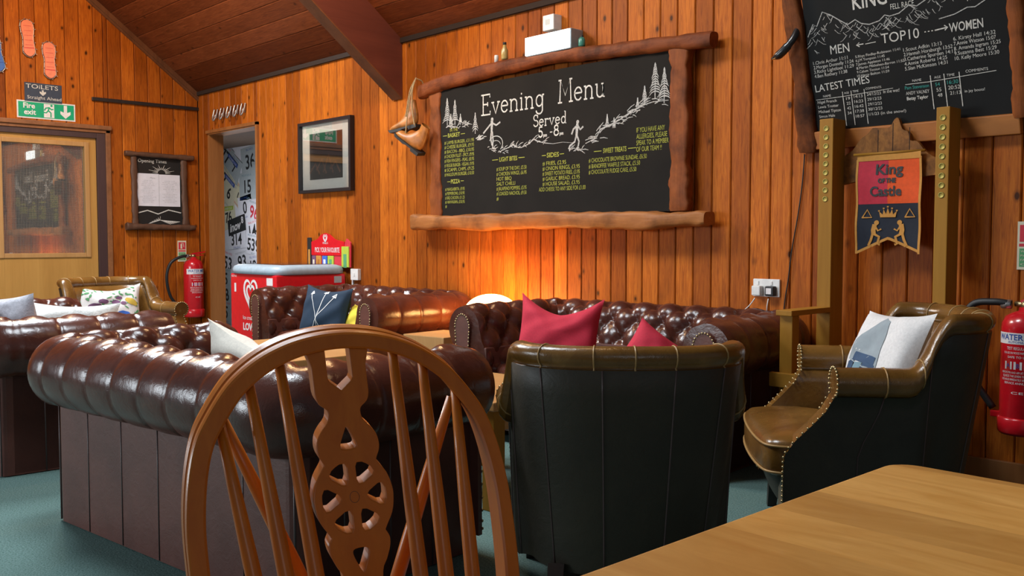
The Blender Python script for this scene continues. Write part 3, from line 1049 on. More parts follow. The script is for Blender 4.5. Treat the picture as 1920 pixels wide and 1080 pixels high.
# ------------------------------------------------------------------ race numbers in the passage
BG = 'race numbers papered over the passage wall'
bibs = [  # text, x, z, w, h, tilt, paper, ink, size
    ('36', -9.41, 1.86, 0.36, 0.28, 6, 'paper_grey', 'ink', 0.19, 'grey race number 36 at the top right of the passage wall'),
    ('15', -9.47, 1.59, 0.34, 0.26, 2, 'paper_grey', 'ink', 0.17, 'grey race number 15 below number 36 in the passage'),
    ('1', -9.26, 1.72, 0.20, 0.20, -8, 'paper_grey', 'ink', 0.12, 'small grey race number 1 between 36 and 15'),
    ('77', -9.98, 1.95, 0.30, 0.24, -32, 'paper_grey', 'ink', 0.18, 'tilted grey race number 77 at the top left of the passage wall'),
    ('7', -9.78, 1.80, 0.28, 0.24, -30, 'paper_grey', 'ink', 0.12, 'grey race number 7 under a blue strip in the passage'),
    ('74', -9.97, 1.66, 0.32, 0.22, -38, 'paper_cream', 'ink', 0.18, 'cream race number 74 tilted at the left of the passage wall'),
    ('6', -9.90, 1.53, 0.26, 0.28, -30, 'paper_cream', 'ink', 0.16, 'cream race number 6 tilted at the left of the passage wall'),
    ('1', -9.70, 1.50, 0.26, 0.22, -34, 'paper_cream', 'ink', 0.08, 'cream tilted race number with a tiny 1 left of number 15'),
    ('0', -9.54, 1.36, 0.28, 0.22, 8, 'paper', 'ink', 0.16, 'white race number 0 below number 15'),
    ('96', -9.33, 1.30, 0.24, 0.22, -12, 'paper', 'ink_red', 0.17, 'white race number 96 in red figures'),
    ('76', -9.93, 1.26, 0.30, 0.24, 8, 'paper_cream', 'ink', 0.14, 'cream race number 76 under a lime strip'),
    ('14', -9.36, 1.10, 0.26, 0.20, 10, 'paper', 'ink', 0.17, 'white race number 14 right of the black banner'),
    ('314', -9.74, 1.01, 0.40, 0.19, 4, 'paper', 'ink', 0.15, 'white race number 314 below the black banner'),
    ('539', -9.35, 0.95, 0.28, 0.20, -6, 'paper', 'ink', 0.16, 'white race number 539 above the freezer corner'),
    ('93', -9.63, 0.76, 0.30, 0.22, 8, 'paper', 'ink', 0.18, 'white race number 93 just above the freezer lid'),
    ('53', -9.97, 0.74, 0.26, 0.24, -10, 'paper', 'ink', 0.18, 'white race number 53 left of number 93'),
    ('12', -9.36, 0.72, 0.24, 0.20, 6, 'paper', 'ink', 0.15, 'white race number 12 right of number 93'),
    ('5', -10.02, 0.56, 0.22, 0.20, 0, 'paper_grey', 'ink', 0.17, 'grey race number 5 left of the freezer, the upper one'),
    ('8', -10.0, 0.38, 0.22, 0.20, 12, 'paper_grey', 'ink', 0.17, 'grey race number 8 left of the freezer'),
    ('5', -10.02, 0.18, 0.22, 0.22, -6, 'paper_grey', 'ink', 0.17, 'grey race number 5 left of the freezer, the lowest one'),
]
for i, (s_, x, z, w, h, tl, pm, im, fs_, lab) in enumerate(bibs):
    t = thing('race_number', lab, 'race number', (x, 4.879 - 0.0012 * (i % 7), z), 0, BG)
    t.rotation_euler[1] = -R_(tl)
    w, h, fs_ = w * 1.12, h * 1.15, fs_ * 1.15
    mb = MB(); mb.box(-w / 2, w / 2, -0.0006, 0, -h / 2, h / 2); mb.build('sheet', pm, t)
    mb = MB(); mb.text(s_, 0, -fs_ * 0.36, fs_, -0.001, align='C', bold=0.004); mb.build('figures', im, t)
    mb = MB()
    mb.text(['FELL RACE', 'MOUNTAIN RUN', 'HALF MARATHON', 'TRAIL RACE'][i % 4], 0, h * 0.36, 0.034, -0.001, align='C', maxw=w * 0.9)
    mb.text(['CHALLENGE', 'RELAY', 'ULTRA', 'RUNNERS'][i % 4], 0, -h * 0.47, 0.03, -0.001, align='C', maxw=w * 0.8)
    mb.build('small_print', ['ink_blue', 'ink_red', 'ink_grey', 'print_teal'][(i * 3) % 4], t)
t = thing('sponsor_banner', 'black strip banner with white lettering among the race numbers', 'banner', (-9.72, 4.868, 1.165), 0)
t.rotation_euler[1] = -R_(10)
mb = MB(); mb.box(-0.21, 0.20, -0.001, 0, -0.09, 0.09); mb.build('sheet', 'ink', t)
mb = MB(); mb.text('inov', -0.17, -0.05, 0.13, -0.0016, bold=0.004, shear=0.2, width=0.27); mb.text('8', 0.115, 0.0, 0.10, -0.0016, bold=0.003); mb.build('lettering', 'label_white', t)
for nm, x, z, tl, m_, lab in (('blue', -9.79, 1.885, -34, 'ink_blue', 'blue paper strip slanting across the grey race numbers'), ('lime', -9.93, 1.355, 3, 'ink_lime', 'lime paper strip above race number 76'), ('navy', -9.87, 1.665, -32, 'ink_blue', 'blue strip along the top edge of the cream race numbers')):
    t = thing('paper_strip', lab, 'paper strip', (x, 4.867, z), 0)
    t.rotation_euler[1] = -R_(tl)
    mb = MB(); mb.box(-0.13, 0.13, -0.0008, 0, -0.022, 0.022); mb.build('sheet', m_, t)
    mb = MB(); mb.text('RUNNERS CLUB', 0, -0.012, 0.035, -0.0013, align='C', width=0.2); mb.build('lettering', 'paper', t)

# five small metal hooks above the doorway
for k in range(5):
    x = -8.345 + k * 0.137
    t = thing('wall_hook', ['bent metal wall hook above the doorway, leftmost of five', 'bent metal wall hook above the doorway, second from left', 'bent metal wall hook above the doorway, middle of five', 'bent metal wall hook above the doorway, second from right', 'bent metal wall hook above the doorway, rightmost of five'][k], 'hook', (x, 4.0, 2.170), 0, 'metal hooks in a row above the doorway')
    mb = MB()
    mb.box(-0.012, 0.012, -0.006, 0, -0.03, 0.035, 0.002)
    mb.build('plate', 'galvanised', t)
    mb = MB()
    mb.tube(catmull([(-0.03, -0.012, 0.055), (-0.028, -0.03, -0.01), (-0.01, -0.04, -0.05), (0.012, -0.035, -0.045), (0.03, -0.02, 0.005), (0.036, -0.014, 0.05)], 5), 0.008, 7)
    mb.tube([(-0.002, -0.006, 0.02), (0.004, -0.03, -0.02)], 0.006, 6)
    mb.build('prong', 'galvanised', t)

# ------------------------------------------------------------------ framed picture
t = thing('framed_picture', 'black framed picture with a pale mount on the back wall', 'picture', (-6.43, 4.0, 1.662))
mb = MB()
w, h, b_ = 0.385, 0.285, 0.026
mb.box(-w, w, -0.042, 0, h - b_, h, 0.002); mb.box(-w, w, -0.042, 0, -h, -h + b_, 0.002)
mb.box(-w, -w + b_, -0.042, 0, -h + b_, h - b_, 0.002); mb.box(w - b_, w, -0.042, 0, -h + b_, h - b_, 0.002)
mb.build('frame', 'frame_black', t)
mb = MB(); mb.box(-w + b_, w - b_, -0.012, 0, -h + b_, h - b_); mb.build('mount', 'mount_card', t)
mb = MB(); mb.box(-0.245, 0.235, -0.014, -0.012, -0.178, 0.19); pic = mb.build('print', 'black_paint', t)
mb = MB()
for k in range(4):
    mb.ribbon([(-0.24 + 0.1 * k, -0.12 + 0.02 * (k % 2)), (-0.16 + 0.1 * k, -0.05 + 0.03 * (k % 3)), (-0.1 + 0.1 * k, -0.13)], 0.02, -0.0145)
mb.build('landscape', 'notice_wood', pic)
mb = MB(); mb.add([(-w + b_, -0.024, -h + b_), (w - b_, -0.024, -h + b_), (w - b_, -0.024, h - b_), (-w + b_, -0.024, h - b_)], [(0, 1, 2, 3)], False); mb.build('glass', 'picture_glass', t)

# ------------------------------------------------------------------ evening menu board
# local frame: origin on the wall at (-3.955, 4.0, 1.57); x right, z up, -y into the room
MX, MZ = -3.955, 1.57
t = thing('menu_board', 'large evening menu chalkboard framed in rough logs', 'chalkboard', (MX, 4.0, MZ))
mb = MB(); mb.box(-0.975, 0.965, -0.072, -0.002, -0.42, 0.42); mb.build('board', 'chalkboard', t)
mb = MB(); log_beam(mb, [(-1.165, 0.435), (-0.75, 0.478), (-0.04, 0.492), (0.60, 0.462), (1.21, 0.425)], [0.055, 0.046, 0.037, 0.036, 0.043], 0.040, 11, n=72, ny=20); mb.build('top_log', 'log_across', t, (0, -0.070, 0))
mb = MB(); log_beam(mb, [(-1.22, -0.447), (-0.6, -0.458), (0.18, -0.454), (0.75, -0.468), (1.205, -0.462)], [0.056, 0.047, 0.050, 0.046, 0.037], 0.056, 12, n=72, ny=20, sq=0.5); mb.build('bottom_log', 'log_sill', t, (0, -0.085, 0))
mb = MB(); log_beam(mb, [(-1.010, 0.43), (-1.008, 0), (-1.003, -0.42)], [0.060, 0.056, 0.064], 0.026, 13, ny=20, sq=0.35); mb.build('side_log', 'log_upright', t, (0, -0.058, 0))
mb = MB(); log_beam(mb, [(1.005, 0.44), (1.008, 0), (1.012, -0.42)], [0.057, 0.056, 0.057], 0.030, 14, ny=20, sq=0.35); mb.build('side_log', 'log_upright', t, (0, -0.062, 0))
Y0 = -0.0735


def stroke_letters(mb, strokes, x, z, sx, sz, w, y):
    for st in strokes:
        mb.ribbon([(x + p[0] * sx, z + p[1] * sz) for p in st], w, y)


def arc_pts(cx, cz, rx, rz_, a0, a1, n=12):
    return [(cx + rx * math.cos(R_(lerp(a0, a1, i / n))), cz + rz_ * math.sin(R_(lerp(a0, a1, i / n)))) for i in range(n + 1)]


# thin slab-serif hand lettering: width about 0.6 to 0.9, x-height 0.55, cap height 1
GLY = {
    'E': (0.62, [[(0.10, 0), (0.10, 1)], [(-0.02, 1), (0.58, 1), (0.58, 0.86)], [(0.1, 0.52), (0.42, 0.52)], [(0.42, 0.6), (0.42, 0.44)], [(-0.02, 0), (0.6, 0), (0.6, 0.15)]]),
    'M': (0.86, [[(0.08, 0), (0.12, 1), (0.42, 0.3), (0.74, 1), (0.78, 0)], [(-0.02, 0), (0.2, 0)], [(0.68, 0), (0.88, 0)], [(0.02, 1), (0.16, 1)], [(0.7, 1), (0.84, 1)]]),
    'S': (0.5, [arc_pts(0.25, 0.76, 0.22, 0.24, 20, 270, 12) + arc_pts(0.25, 0.27, 0.24, 0.26, 90, -160, 12), [(0.46, 0.74), (0.46, 0.94)]]),
    'v': (0.5, [[(0.04, 0.56), (0.25, 0), (0.46, 0.56)], [(-0.03, 0.56), (0.12, 0.56)], [(0.38, 0.56), (0.53, 0.56)]]),
    'e': (0.5, [[(0.04, 0.32), (0.46, 0.32)] + arc_pts(0.25, 0.29, 0.22, 0.28, 10, 320, 16)]),
    'n': (0.56, [[(0.08, 0.56), (0.08, 0)], [(0.08, 0.42)] + arc_pts(0.27, 0.36, 0.19, 0.2, 150, 0, 8) + [(0.46, 0)], [(0.0, 0.56), (0.08, 0.56)], [(0.0, 0), (0.16, 0)], [(0.38, 0), (0.54, 0)]]),
    'i': (0.22, [[(0.1, 0.56), (0.1, 0)], [(0.02, 0.56), (0.1, 0.56)], [(0.02, 0), (0.18, 0)], [(0.1, 0.74), (0.1, 0.78)]]),
    'g': (0.52, [arc_pts(0.24, 0.30, 0.2, 0.26, 30, 390, 18), [(0.44, 0.56), (0.44, -0.12)] + arc_pts(0.24, -0.14, 0.2, 0.18, 0, -170, 10), [(0.44, 0.56), (0.52, 0.56)]]),
    'u': (0.54, [[(0.08, 0.56), (0.08, 0.2)] + arc_pts(0.26, 0.2, 0.18, 0.2, 180, 360, 10) + [(0.44, 0.56), (0.44, 0), (0.52, 0)], [(0, 0.56), (0.08, 0.56)], [(0.36, 0.56), (0.44, 0.56)]]),
    'r': (0.38, [[(0.08, 0.56), (0.08, 0)], [(0.08, 0.36)] + arc_pts(0.25, 0.36, 0.17, 0.2, 160, 40, 6), [(0, 0.56), (0.08, 0.56)], [(0, 0), (0.17, 0)]]),
    'd': (0.54, [arc_pts(0.24, 0.29, 0.2, 0.28, 30, 390, 18), [(0.36, 1), (0.44, 1), (0.44, 0), (0.52, 0)]]),
    '5': (0.5, [[(0.42, 1), (0.12, 1), (0.08, 0.56)] + arc_pts(0.24, 0.3, 0.2, 0.3, 120, -150, 14)]),
    '8': (0.5, [arc_pts(0.25, 0.76, 0.17, 0.22, 0, 360, 16), arc_pts(0.25, 0.27, 0.21, 0.27, 0, 360, 16)]),
    'p': (0.5, [[(0.08, 0.56), (0.08, -0.3)], arc_pts(0.26, 0.28, 0.18, 0.28, 150, -150, 12)]),
    'm': (0.7, [[(0.06, 0.56), (0.06, 0)], [(0.06, 0.4)] + arc_pts(0.2, 0.36, 0.14, 0.2, 150, 0, 6) + [(0.34, 0)], [(0.34, 0.4)] + arc_pts(0.48, 0.36, 0.14, 0.2, 150, 0, 6) + [(0.62, 0)]]),
    '-': (0.4, [[(0.05, 0.4), (0.35, 0.4)]]),
}


def hand(mb, s_, x, z, width, cap, w, y):
    total = sum(GLY[c][0] + 0.12 for c in s_) - 0.12
    k = width / total
    for c in s_:
        gw, st = GLY[c]
        stroke_letters(mb, st, x, z, k, cap, w, y)
        x += (gw + 0.12) * k


L_ = lambda x, z: (x - MX, z - MZ)
mb = MB()
hand(mb, 'Evening', -0.536, 0.218, 0.555, 0.125, 0.009, Y0)
mb.build('title_word', 'chalk_white', t)
mb = MB()
hand(mb, 'Menu', 0.141, 0.224, 0.355, 0.128, 0.009, Y0)
mb.build('title_word', 'chalk_white', t)
mb = MB()
hand(mb, 'Served', -0.067, 0.105, 0.27, 0.068, 0.0068, Y0)
mb.build('served_word', 'chalk_white', t)
mb = MB()
hand(mb, '5', -0.026, 0.040, 0.038, 0.058, 0.0085, Y0)
hand(mb, 'pm', 0.016, 0.040, 0.030, 0.02, 0.004, Y0)
hand(mb, '-', 0.070, 0.046, 0.022, 0.04, 0.006, Y0)
hand(mb, '8', 0.102, 0.040, 0.042, 0.06, 0.0085, Y0)
hand(mb, 'pm', 0.150, 0.040, 0.030, 0.02, 0.004, Y0)
mb.build('hours_lettering', 'chalk_white', t)


def pine(mb, x, z0, z1, w, y, rr):
    h = z1 - z0
    mb.ribbon([(x, z0), (x, z1)], [0.006, 0.003], y)
    n = max(6, int(h / 0.015))
    for k in range(n):
        f = k / n
        zz = z1 - h * (0.06 + 0.84 * f)
        ww = w * (0.12 + 0.88 * f) * (0.75 + 0.5 * rr.random())
        for sgn in (-1, 1):
            mb.ribbon([(x, zz + 0.006), (x + sgn * ww * 0.6, zz - 0.001), (x + sgn * ww, zz - 0.010 - 0.006 * rr.random())], [0.007, 0.006, 0.0015], y)


def scrub(mb, pts, n, spread, ln, y, rr, w=0.005):
    for k in range(n):
        f = rr.random() * (len(pts) - 1)
        i = int(f)
        a, b2 = pts[i], pts[min(i + 1, len(pts) - 1)]
        x, z = lerp(a[0], b2[0], f - i) + rr.uniform(-spread, spread), lerp(a[1], b2[1], f - i) + rr.uniform(-spread, spread) * 0.8
        an = rr.uniform(-0.5, 0.9)
        l_ = ln * rr.uniform(0.4, 1.2)
        mb.ribbon([(x, z), (x + l_ * 0.5 * math.cos(an), z + l_ * 0.5 * math.sin(an) + 0.004), (x + l_ * math.cos(an), z + l_ * math.sin(an))], [w * rr.uniform(0.5, 1), w, w * 0.4], y)


rr = random.Random(5)
mb = MB()
for x, z0, z1, w in ((-4.838, 1.757, 1.935, 0.045), (-4.758, 1.755, 1.915, 0.042), (-4.80, 1.745, 1.825, 0.028), (-4.702, 1.75, 1.815, 0.024), (-4.555, 1.68, 1.812, 0.034),
                     (-3.108, 1.745, 1.93, 0.046), (-3.048, 1.715, 1.898, 0.042), (-3.178, 1.725, 1.815, 0.026), (-3.44, 1.63, 1.69, 0.018), (-3.39, 1.615, 1.665, 0.016), (-3.225, 1.715, 1.755, 0.012)):
    a, b2 = L_(x, z0)
    pine(mb, a, b2, z1 - MZ, w, Y0, rr)
mb.build('pine_tree_drawing', 'chalk_grey', t)
mb = MB()
hl = [L_(*p) for p in ((-4.88, 1.75), (-4.80, 1.742), (-4.70, 1.738), (-4.64, 1.757))]
scrub(mb, hl, 22, 0.015, 0.05, Y0, rr)
scrub(mb, [L_(*p) for p in ((-4.54, 1.66), (-4.49, 1.64))], 14, 0.018, 0.035, Y0, rr, 0.007)
hl = [L_(*p) for p in ((-4.42, 1.575), (-4.34, 1.56), (-4.26, 1.545))]
mb.ribbon(arc_pts(-4.36 - MX, 1.60 - MZ, 0.065, 0.048, 150, -30, 12), 0.006, Y0)
mb.ribbon(arc_pts(-4.36 - MX, 1.59 - MZ, 0.045, 0.03, 140, 10, 12), 0.004, Y0)
scrub(mb, hl, 18, 0.018, 0.04, Y0, rr)
rid = [L_(*p) for p in ((-4.30, 1.555), (-4.235, 1.57), (-4.20, 1.583), (-4.17, 1.566), (-4.13, 1.56), (-4.07, 1.575), (-4.02, 1.603), (-3.99, 1.588), (-3.93, 1.573), (-3.86, 1.563), (-3.78, 1.566), (-3.70, 1.556))]
mb.ribbon(rid, [0.004, 0.006, 0.009, 0.006, 0.005, 0.007, 0.010, 0.007, 0.005, 0.003, 0.002, 0.002], Y0)
scrub(mb, rid[1:9], 20, 0.016, 0.045, Y0, rr)
hr = [L_(*p) for p in ((-3.60, 1.545), (-3.52, 1.57), (-3.49, 1.615), (-3.41, 1.635), (-3.35, 1.655), (-3.27, 1.69), (-3.2, 1.715), (-3.12, 1.727), (-3.02, 1.725))]
mb.ribbon(hr, [0.004, 0.006, 0.008, 0.008, 0.006, 0.006, 0.006, 0.005, 0.003], Y0)
scrub(mb, hr, 60, 0.026, 0.055, Y0, rr)
scrub(mb, [L_(-3.74, 1.515), L_(-3.62, 1.512)], 12, 0.008, 0.05, Y0, rr)


def runner(mb, x, z, s_, y, flip=1, w=0.011):
    P = lambda a, b2: (x + a * s_ * flip, z + b2 * s_)
    mb.disc(*P(0.015, 0.95), 0.065 * s_, y)
    mb.ribbon([P(0.0, 0.86), P(-0.02, 0.70), P(-0.03, 0.5)], [0.11 * s_, 0.12 * s_, 0.10 * s_], y)
    for pts in ([(0.02, 0.82), (0.14, 0.68), (0.26, 0.76)], [(-0.03, 0.82), (-0.18, 0.72), (-0.26, 0.56)], [(-0.02, 0.5), (0.08, 0.28), (0.02, 0.0), (0.12, 0.0)], [(-0.04, 0.5), (-0.12, 0.28), (-0.34, 0.16), (-0.4, 0.06)]):
        mb.ribbon([P(*p) for p in pts], w * s_ / 0.16, y)


mb.build('hill_drawing', 'chalk_grey', t)
mb = MB()
a, b2 = L_(-4.395, 1.575)
mb.disc(a + 0.002, b2 + 0.18, 0.0115, Y0)
mb.ribbon([(a, b2 + 0.165), (a - 0.003, b2 + 0.10)], [0.024, 0.016], Y0)
for pts in ([(0.0, 0.16), (-0.04, 0.13), (-0.08, 0.10)], [(0.005, 0.155), (0.04, 0.14), (0.075, 0.155)], [(0.004, 0.10), (0.01, 0.05), (0.006, 0.0), (0.03, -0.005)], [(-0.006, 0.10), (-0.012, 0.06), (0.0, 0.02)]):
    mb.ribbon([(a + p[0], b2 + p[1]) for p in pts], 0.011, Y0)
mb.build('runner_drawing', 'chalk_grey', t)
mb = MB()
a, b2 = L_(-3.665, 1.515)
runner(mb, a, b2, 0.165, Y0, 1)
mb.build('runner_drawing', 'chalk_grey', t)

mb = MB()


def menu_lines(lines, x, z, dz, size, mw=None, align='L'):
    for k, s_ in enumerate(lines):
        if s_:
            mb.text(s_, x, z - k * dz, size, Y0, align=align, maxw=mw)


def head(s_, x, z, w):
    mb = MB()
    mb.text(s_, x, z, 0.038, Y0, align='C', width=w * 0.62, bold=0.0006)
    for sg in (-1, 1):
        mb.ribbon([(x + sg * w * 0.36, z + 0.013), (x + sg * w * 0.56, z + 0.013)], 0.004, Y0)
    mb.build('list_heading', 'chalk_yellow', t)


xx, zz = L_(-4.77, 1.712)
mb.text('IN THE', xx, zz, 0.032, Y0, align='C', width=0.08)
mb.build('list_heading', 'chalk_yellow', t)
mb = MB()
head('BASKET', xx, zz - 0.036, 0.2)
xx, zz = L_(-4.868, 1.632)
menu_lines(['# LAMB BURGER, £11.95', '# CHEESE BURGER, £9.95', '# BACON - BBQ, £10.95', '# CHICKEN FILLET - SPICY, £9.95', '# FISH FINGERS - PEAS, £8.95', '# VEGGIE BURGER - VEGAN, £9.95', '# SCAMPI, CHIPS, £9.25', '# HALLOUMI BURGER, £10.50'], xx, zz, 0.030, 0.031, 0.30)
mb.build('burger_list', 'chalk_yellow', t)
mb = MB()
xx, zz = L_(-4.755, 1.372)
head('PIZZA', xx, zz, 0.15)
xx, zz = L_(-4.862, 1.325)
menu_lines(['# MARGHERITA, £9.95', '# PEPPERONI, £10.95', '# BBQ CHICKEN, £11.25', '# HAWAIIAN, £10.95', '#'], xx, zz, 0.028, 0.029, 0.2)
mb.build('pizza_list', 'chalk_yellow', t)
mb = MB()
xx, zz = L_(-4.245, 1.487)
head('LIGHT BITES', xx, zz, 0.26)
xx, zz = L_(-4.352, 1.430)
menu_lines(['# SOUP OF THE DAY, £5.50', '# CHICKEN WINGS, £6.95', '    HOT BBQ', '    SALT CHILLI', '# JALAPENO POPPERS, £5.95', '# LOADED NACHOS, £9.50', '#'], xx, zz, 0.0305, 0.032, 0.27)
mb.build('light_bites_list', 'chalk_yellow', t)
mb = MB()
xx, zz = L_(-3.86, 1.486)
head('SIDES', xx, zz, 0.16)
xx, zz = L_(-3.945, 1.440)
menu_lines(['# FRIES, £2.95', '# ONION RINGS, £3.95', '# SWEET POTATO FRIES, £3.95', '# GARLIC BREAD, £3.95', '# HOUSE SALAD, £3.95'], xx, zz, 0.030, 0.033, 0.30)
xx, zz = L_(-3.975, 1.288)
mb.text('ADD CHEESE TO ANY SIDE FOR £1.00', xx, zz, 0.034, Y0, width=0.375)
mb.build('sides_list', 'chalk_yellow', t)
mb = MB()
xx, zz = L_(-3.385, 1.482)
head('SWEET TREATS', xx, zz, 0.27)
xx, zz = L_(-3.576, 1.435)
for k, (s_, w) in enumerate((('# CHOCOLATE BROWNIE SUNDAE, £6.50', 0.415), ('# BANOFFEE WAFFLE STACK, £5.50', 0.37), ('# CHOCOLATE FUDGE CAKE, £5.50', 0.345))):
    mb.text(s_, xx, zz - k * 0.0325, 0.034, Y0, width=w)
mb.build('sweet_treats_list', 'chalk_yellow', t)
mb = MB()
xx, zz = L_(-3.232, 1.575)
for k, (s_, w) in enumerate((('IF YOU HAVE ANY', 0.19), ('ALLERGIES, PLEASE', 0.205), ('SPEAK TO A MEMBER', 0.215), ('OF OUR TEAM !!', 0.17))):
    mb.text(s_, xx, zz - k * 0.034, 0.037, Y0, width=w)
mb.build('allergy_note', 'chalk_yellow', t)

# ------------------------------------------------------------------ old boots hanging from the top log
t = thing('hanging_boots', 'pair of old brown leather boots hung by their laces from the top log', 'boots', (-5.105, 3.885, 1.985))


def boot(mb, mbs, ori, M):
    """side-on boot in local x (toe towards -x), z up, sole at z=0"""
    secs = [(-0.125, 0.022, 0.022, 0.020), (-0.11, 0.032, 0.032, 0.030), (-0.07, 0.042, 0.040, 0.036), (-0.03, 0.055, 0.055, 0.037)]
    # foot
    P, H, W = [], [], []
    prof = catmull([(-0.135, 0.0, 0.02), (-0.115, 0.0, 0.045), (-0.06, 0.0, 0.058), (-0.02, 0, 0.085), (0.015, 0, 0.13), (0.02, 0, 0.175)], 5)
    back = catmull([(-0.135, 0, 0.012), (-0.10, 0, 0.0), (-0.03, 0, 0.0), (0.06, 0, 0.0), (0.098, 0, 0.05), (0.09, 0, 0.17)], 5)
    n = min(len(prof), len(back))

    def fn(i, j):
        a, b2 = prof[i], back[i]
        c = (a + b2) / 2
        d = (a - b2) / 2
        an = 2 * math.pi * j / 12
        wd_ = 0.040 * (0.55 + 0.45 * math.sin(math.pi * min(1, i / (n - 1) * 1.15 + 0.08)))
        p = c + d * math.cos(an) + Vector((0, math.sin(an) * wd_, 0))
        return M @ p
    mb.grid(fn, n, 12, cv=True)
    mb.add([fn(0, j) for j in range(12)], [tuple(range(12))])
    sole = [(-0.14, 0.018), (-0.125, -0.004), (-0.04, -0.010), (-0.02, -0.004), (0.03, -0.004), (0.035, -0.018), (0.10, -0.018), (0.102, 0.004), (0.0, 0.008), (-0.09, 0.010)]
    vs = []
    mbs.prism(sole, -0.038, 0.038, M)


for k, (dx, dz, rot, nm) in enumerate(((-0.085, -0.225, R_(-10), 'boot'), (-0.02, -0.345, R_(34), 'boot'))):
    M = Matrix.Translation((dx, -0.02 - 0.02 * k, dz)) @ Matrix.Rotation(rot, 4, 'Y') @ Matrix.Rotation(R_(12), 4, 'Z') @ Matrix.Scale(1.05, 4)
    m1, m2 = MB(), MB()
    boot(m1, m2, None, M)
    bt = m1.build('boot', 'boot_leather', t)
    m2.build('sole', 'boot_sole', bt)
mb = MB()
mb.tube(catmull([(0.0, -0.01, 0.11), (-0.012, -0.05, 0.03), (-0.035, -0.06, -0.08), (-0.05, -0.06, -0.15)], 6), 0.0045, 6)
mb.tube(catmull([(0.0, -0.01, 0.11), (0.01, -0.05, 0.02), (0.02, -0.06, -0.10), (0.045, -0.06, -0.22)], 6), 0.0045, 6)
mb.tube(catmull([(-0.002, -0.012, 0.11), (-0.002, -0.055, 0.0), (-0.03, -0.065, -0.16), (-0.045, -0.07, -0.28)], 6), 0.0045, 6)
mb.tube(catmull([(0.0, -0.01, 0.105), (0.012, 0.03, 0.09), (0.004, 0.05, 0.05)], 6), 0.0045, 6)
mb.build('laces', 'rope', t)

# ------------------------------------------------------------------ bulkhead light, sensor box and bits on the log
t = thing('bulkhead_light', 'glowing white bulkhead light fixed above the menu board', 'light', (-3.875, 4.0, 2.145))
mb = MB(); mb.box(-0.185, 0.185, -0.102, 0, -0.058, 0.058, 0.006); mb.build('housing', 'grey_plastic', t)
mb = MB(); mb.box(-0.180, 0.180, -0.114, -0.102, -0.053, 0.053, 0.004); mb.build('diffuser', 'bulkhead_glow', t)
t = thing('sensor_box', 'small white box on the wall above the bulkhead light', 'alarm box', (-3.905, 4.0, 2.272))
mb = MB(); mb.box(-0.045, 0.045, -0.07, 0, -0.045, 0.045, 0.005); mb.build('case', 'white_plastic', t)
mb = MB()
for k in range(4):
    mb.box(-0.018 + k * 0.009, -0.015 + k * 0.009, -0.0712, -0.07, -0.012, 0.018)
mb.build('grille', 'grey_plastic', t)

t = thing('bottle', 'small amber bottle standing on the top log of the menu board', 'bottle', (-4.27, 3.92, 2.106))
mb = MB(); mb.lathe([(0.021, 0), (0.022, 0.01), (0.022, 0.055), (0.012, 0.075), (0.010, 0.09)], 16); mb.build('glass_body', 'bottle_glass', t)
mb = MB(); mb.lathe([(0.0115, 0.09), (0.0115, 0.105)], 12); mb.build('cap', 'boot_sole', t)
mb = MB(); mb.lathe([(0.013, 0), (0.014, 0.035), (0.012, 0.045)], 12)
tag(mb.build('trinket_jar', 'white_plastic', None, (-4.345, 3.92, 2.098)), 'tiny white jar beside the amber bottle on the top log', 'jar')
t = thing('bottle', 'small green bottle tucked beside the bulkhead light on the top log', 'bottle', (-3.645, 3.94, 2.094))
mb = MB(); mb.lathe([(0.018, 0), (0.02, 0.01), (0.02, 0.04), (0.012, 0.052)], 16); mb.build('glass_body', 'bottle_green', t)
mb = MB(); mb.lathe([(0.010, 0.05), (0.010, 0.062)], 12); mb.build('cap', 'boot_sole', t)

# ------------------------------------------------------------------ sockets, plugs, cables
t = thing('wall_socket', 'white double wall socket above the sofa with pink cushions', 'socket', (-2.468, 4.0, 0.768))
mb = MB(); mb.box(-0.073, 0.073, -0.012, 0, -0.043, 0.043, 0.004); mb.build('face_plate', 'white_plastic', t)
mb = MB(); mb.box(-0.052, -0.040, -0.0155, -0.012, 0.014, 0.032, 0.001); mb.build('switch', 'white_plastic', t)
mb = MB(); mb.box(0.022, 0.034, -0.0155, -0.012, 0.014, 0.032, 0.001); mb.build('switch', 'white_plastic', t)
for nm, x, m_, lab, ends in (('white', -0.040, 'white_plastic', 'white plug with a pale flex in the double socket', [(-0.04, -0.045, -0.05), (-0.07, -0.05, -0.09), (-0.14, -0.03, -0.14), (-0.20, -0.02, -0.20)]),
                             ('black', 0.034, 'rubber', 'black plug with a white label in the double socket', [(0.034, -0.045, -0.05), (0.03, -0.05, -0.09), (0.02, -0.03, -0.14), (0.012, -0.02, -0.20)])):
    p = thing('plug', lab, 'plug', (-2.468, 4.0, 0.768))
    mb = MB(); mb.box(x - 0.024, x + 0.024, -0.042, -0.0125, -0.038, 0.010, 0.006); mb.build('body', m_, p)
    if nm == 'black':
        mb = MB(); mb.box(x - 0.016, x + 0.012, -0.0435, -0.042, -0.028, 0.000); mb.build('fuse_label', 'label_white', p)
    mb = MB(); mb.tube(catmull(ends, 6), 0.003, 6); mb.build('flex', 'white_plastic', p)
t = thing('wall_switch', 'single white switch box on the back wall beside the red freezer', 'switch', (-6.018, 4.0, 0.737))
mb = MB(); mb.box(-0.055, 0.045, -0.03, 0, -0.043, 0.043, 0.004); mb.build('box', 'white_plastic', t)
mb = MB(); mb.box(-0.012, 0.004, -0.034, -0.03, -0.012, 0.012, 0.001); mb.build('rocker', 'white_plastic', t)
mb = MB(); mb.box(-0.065, -0.05, -0.012, 0, -0.70, -0.03); mb.build('conduit', 'white_plastic', t)
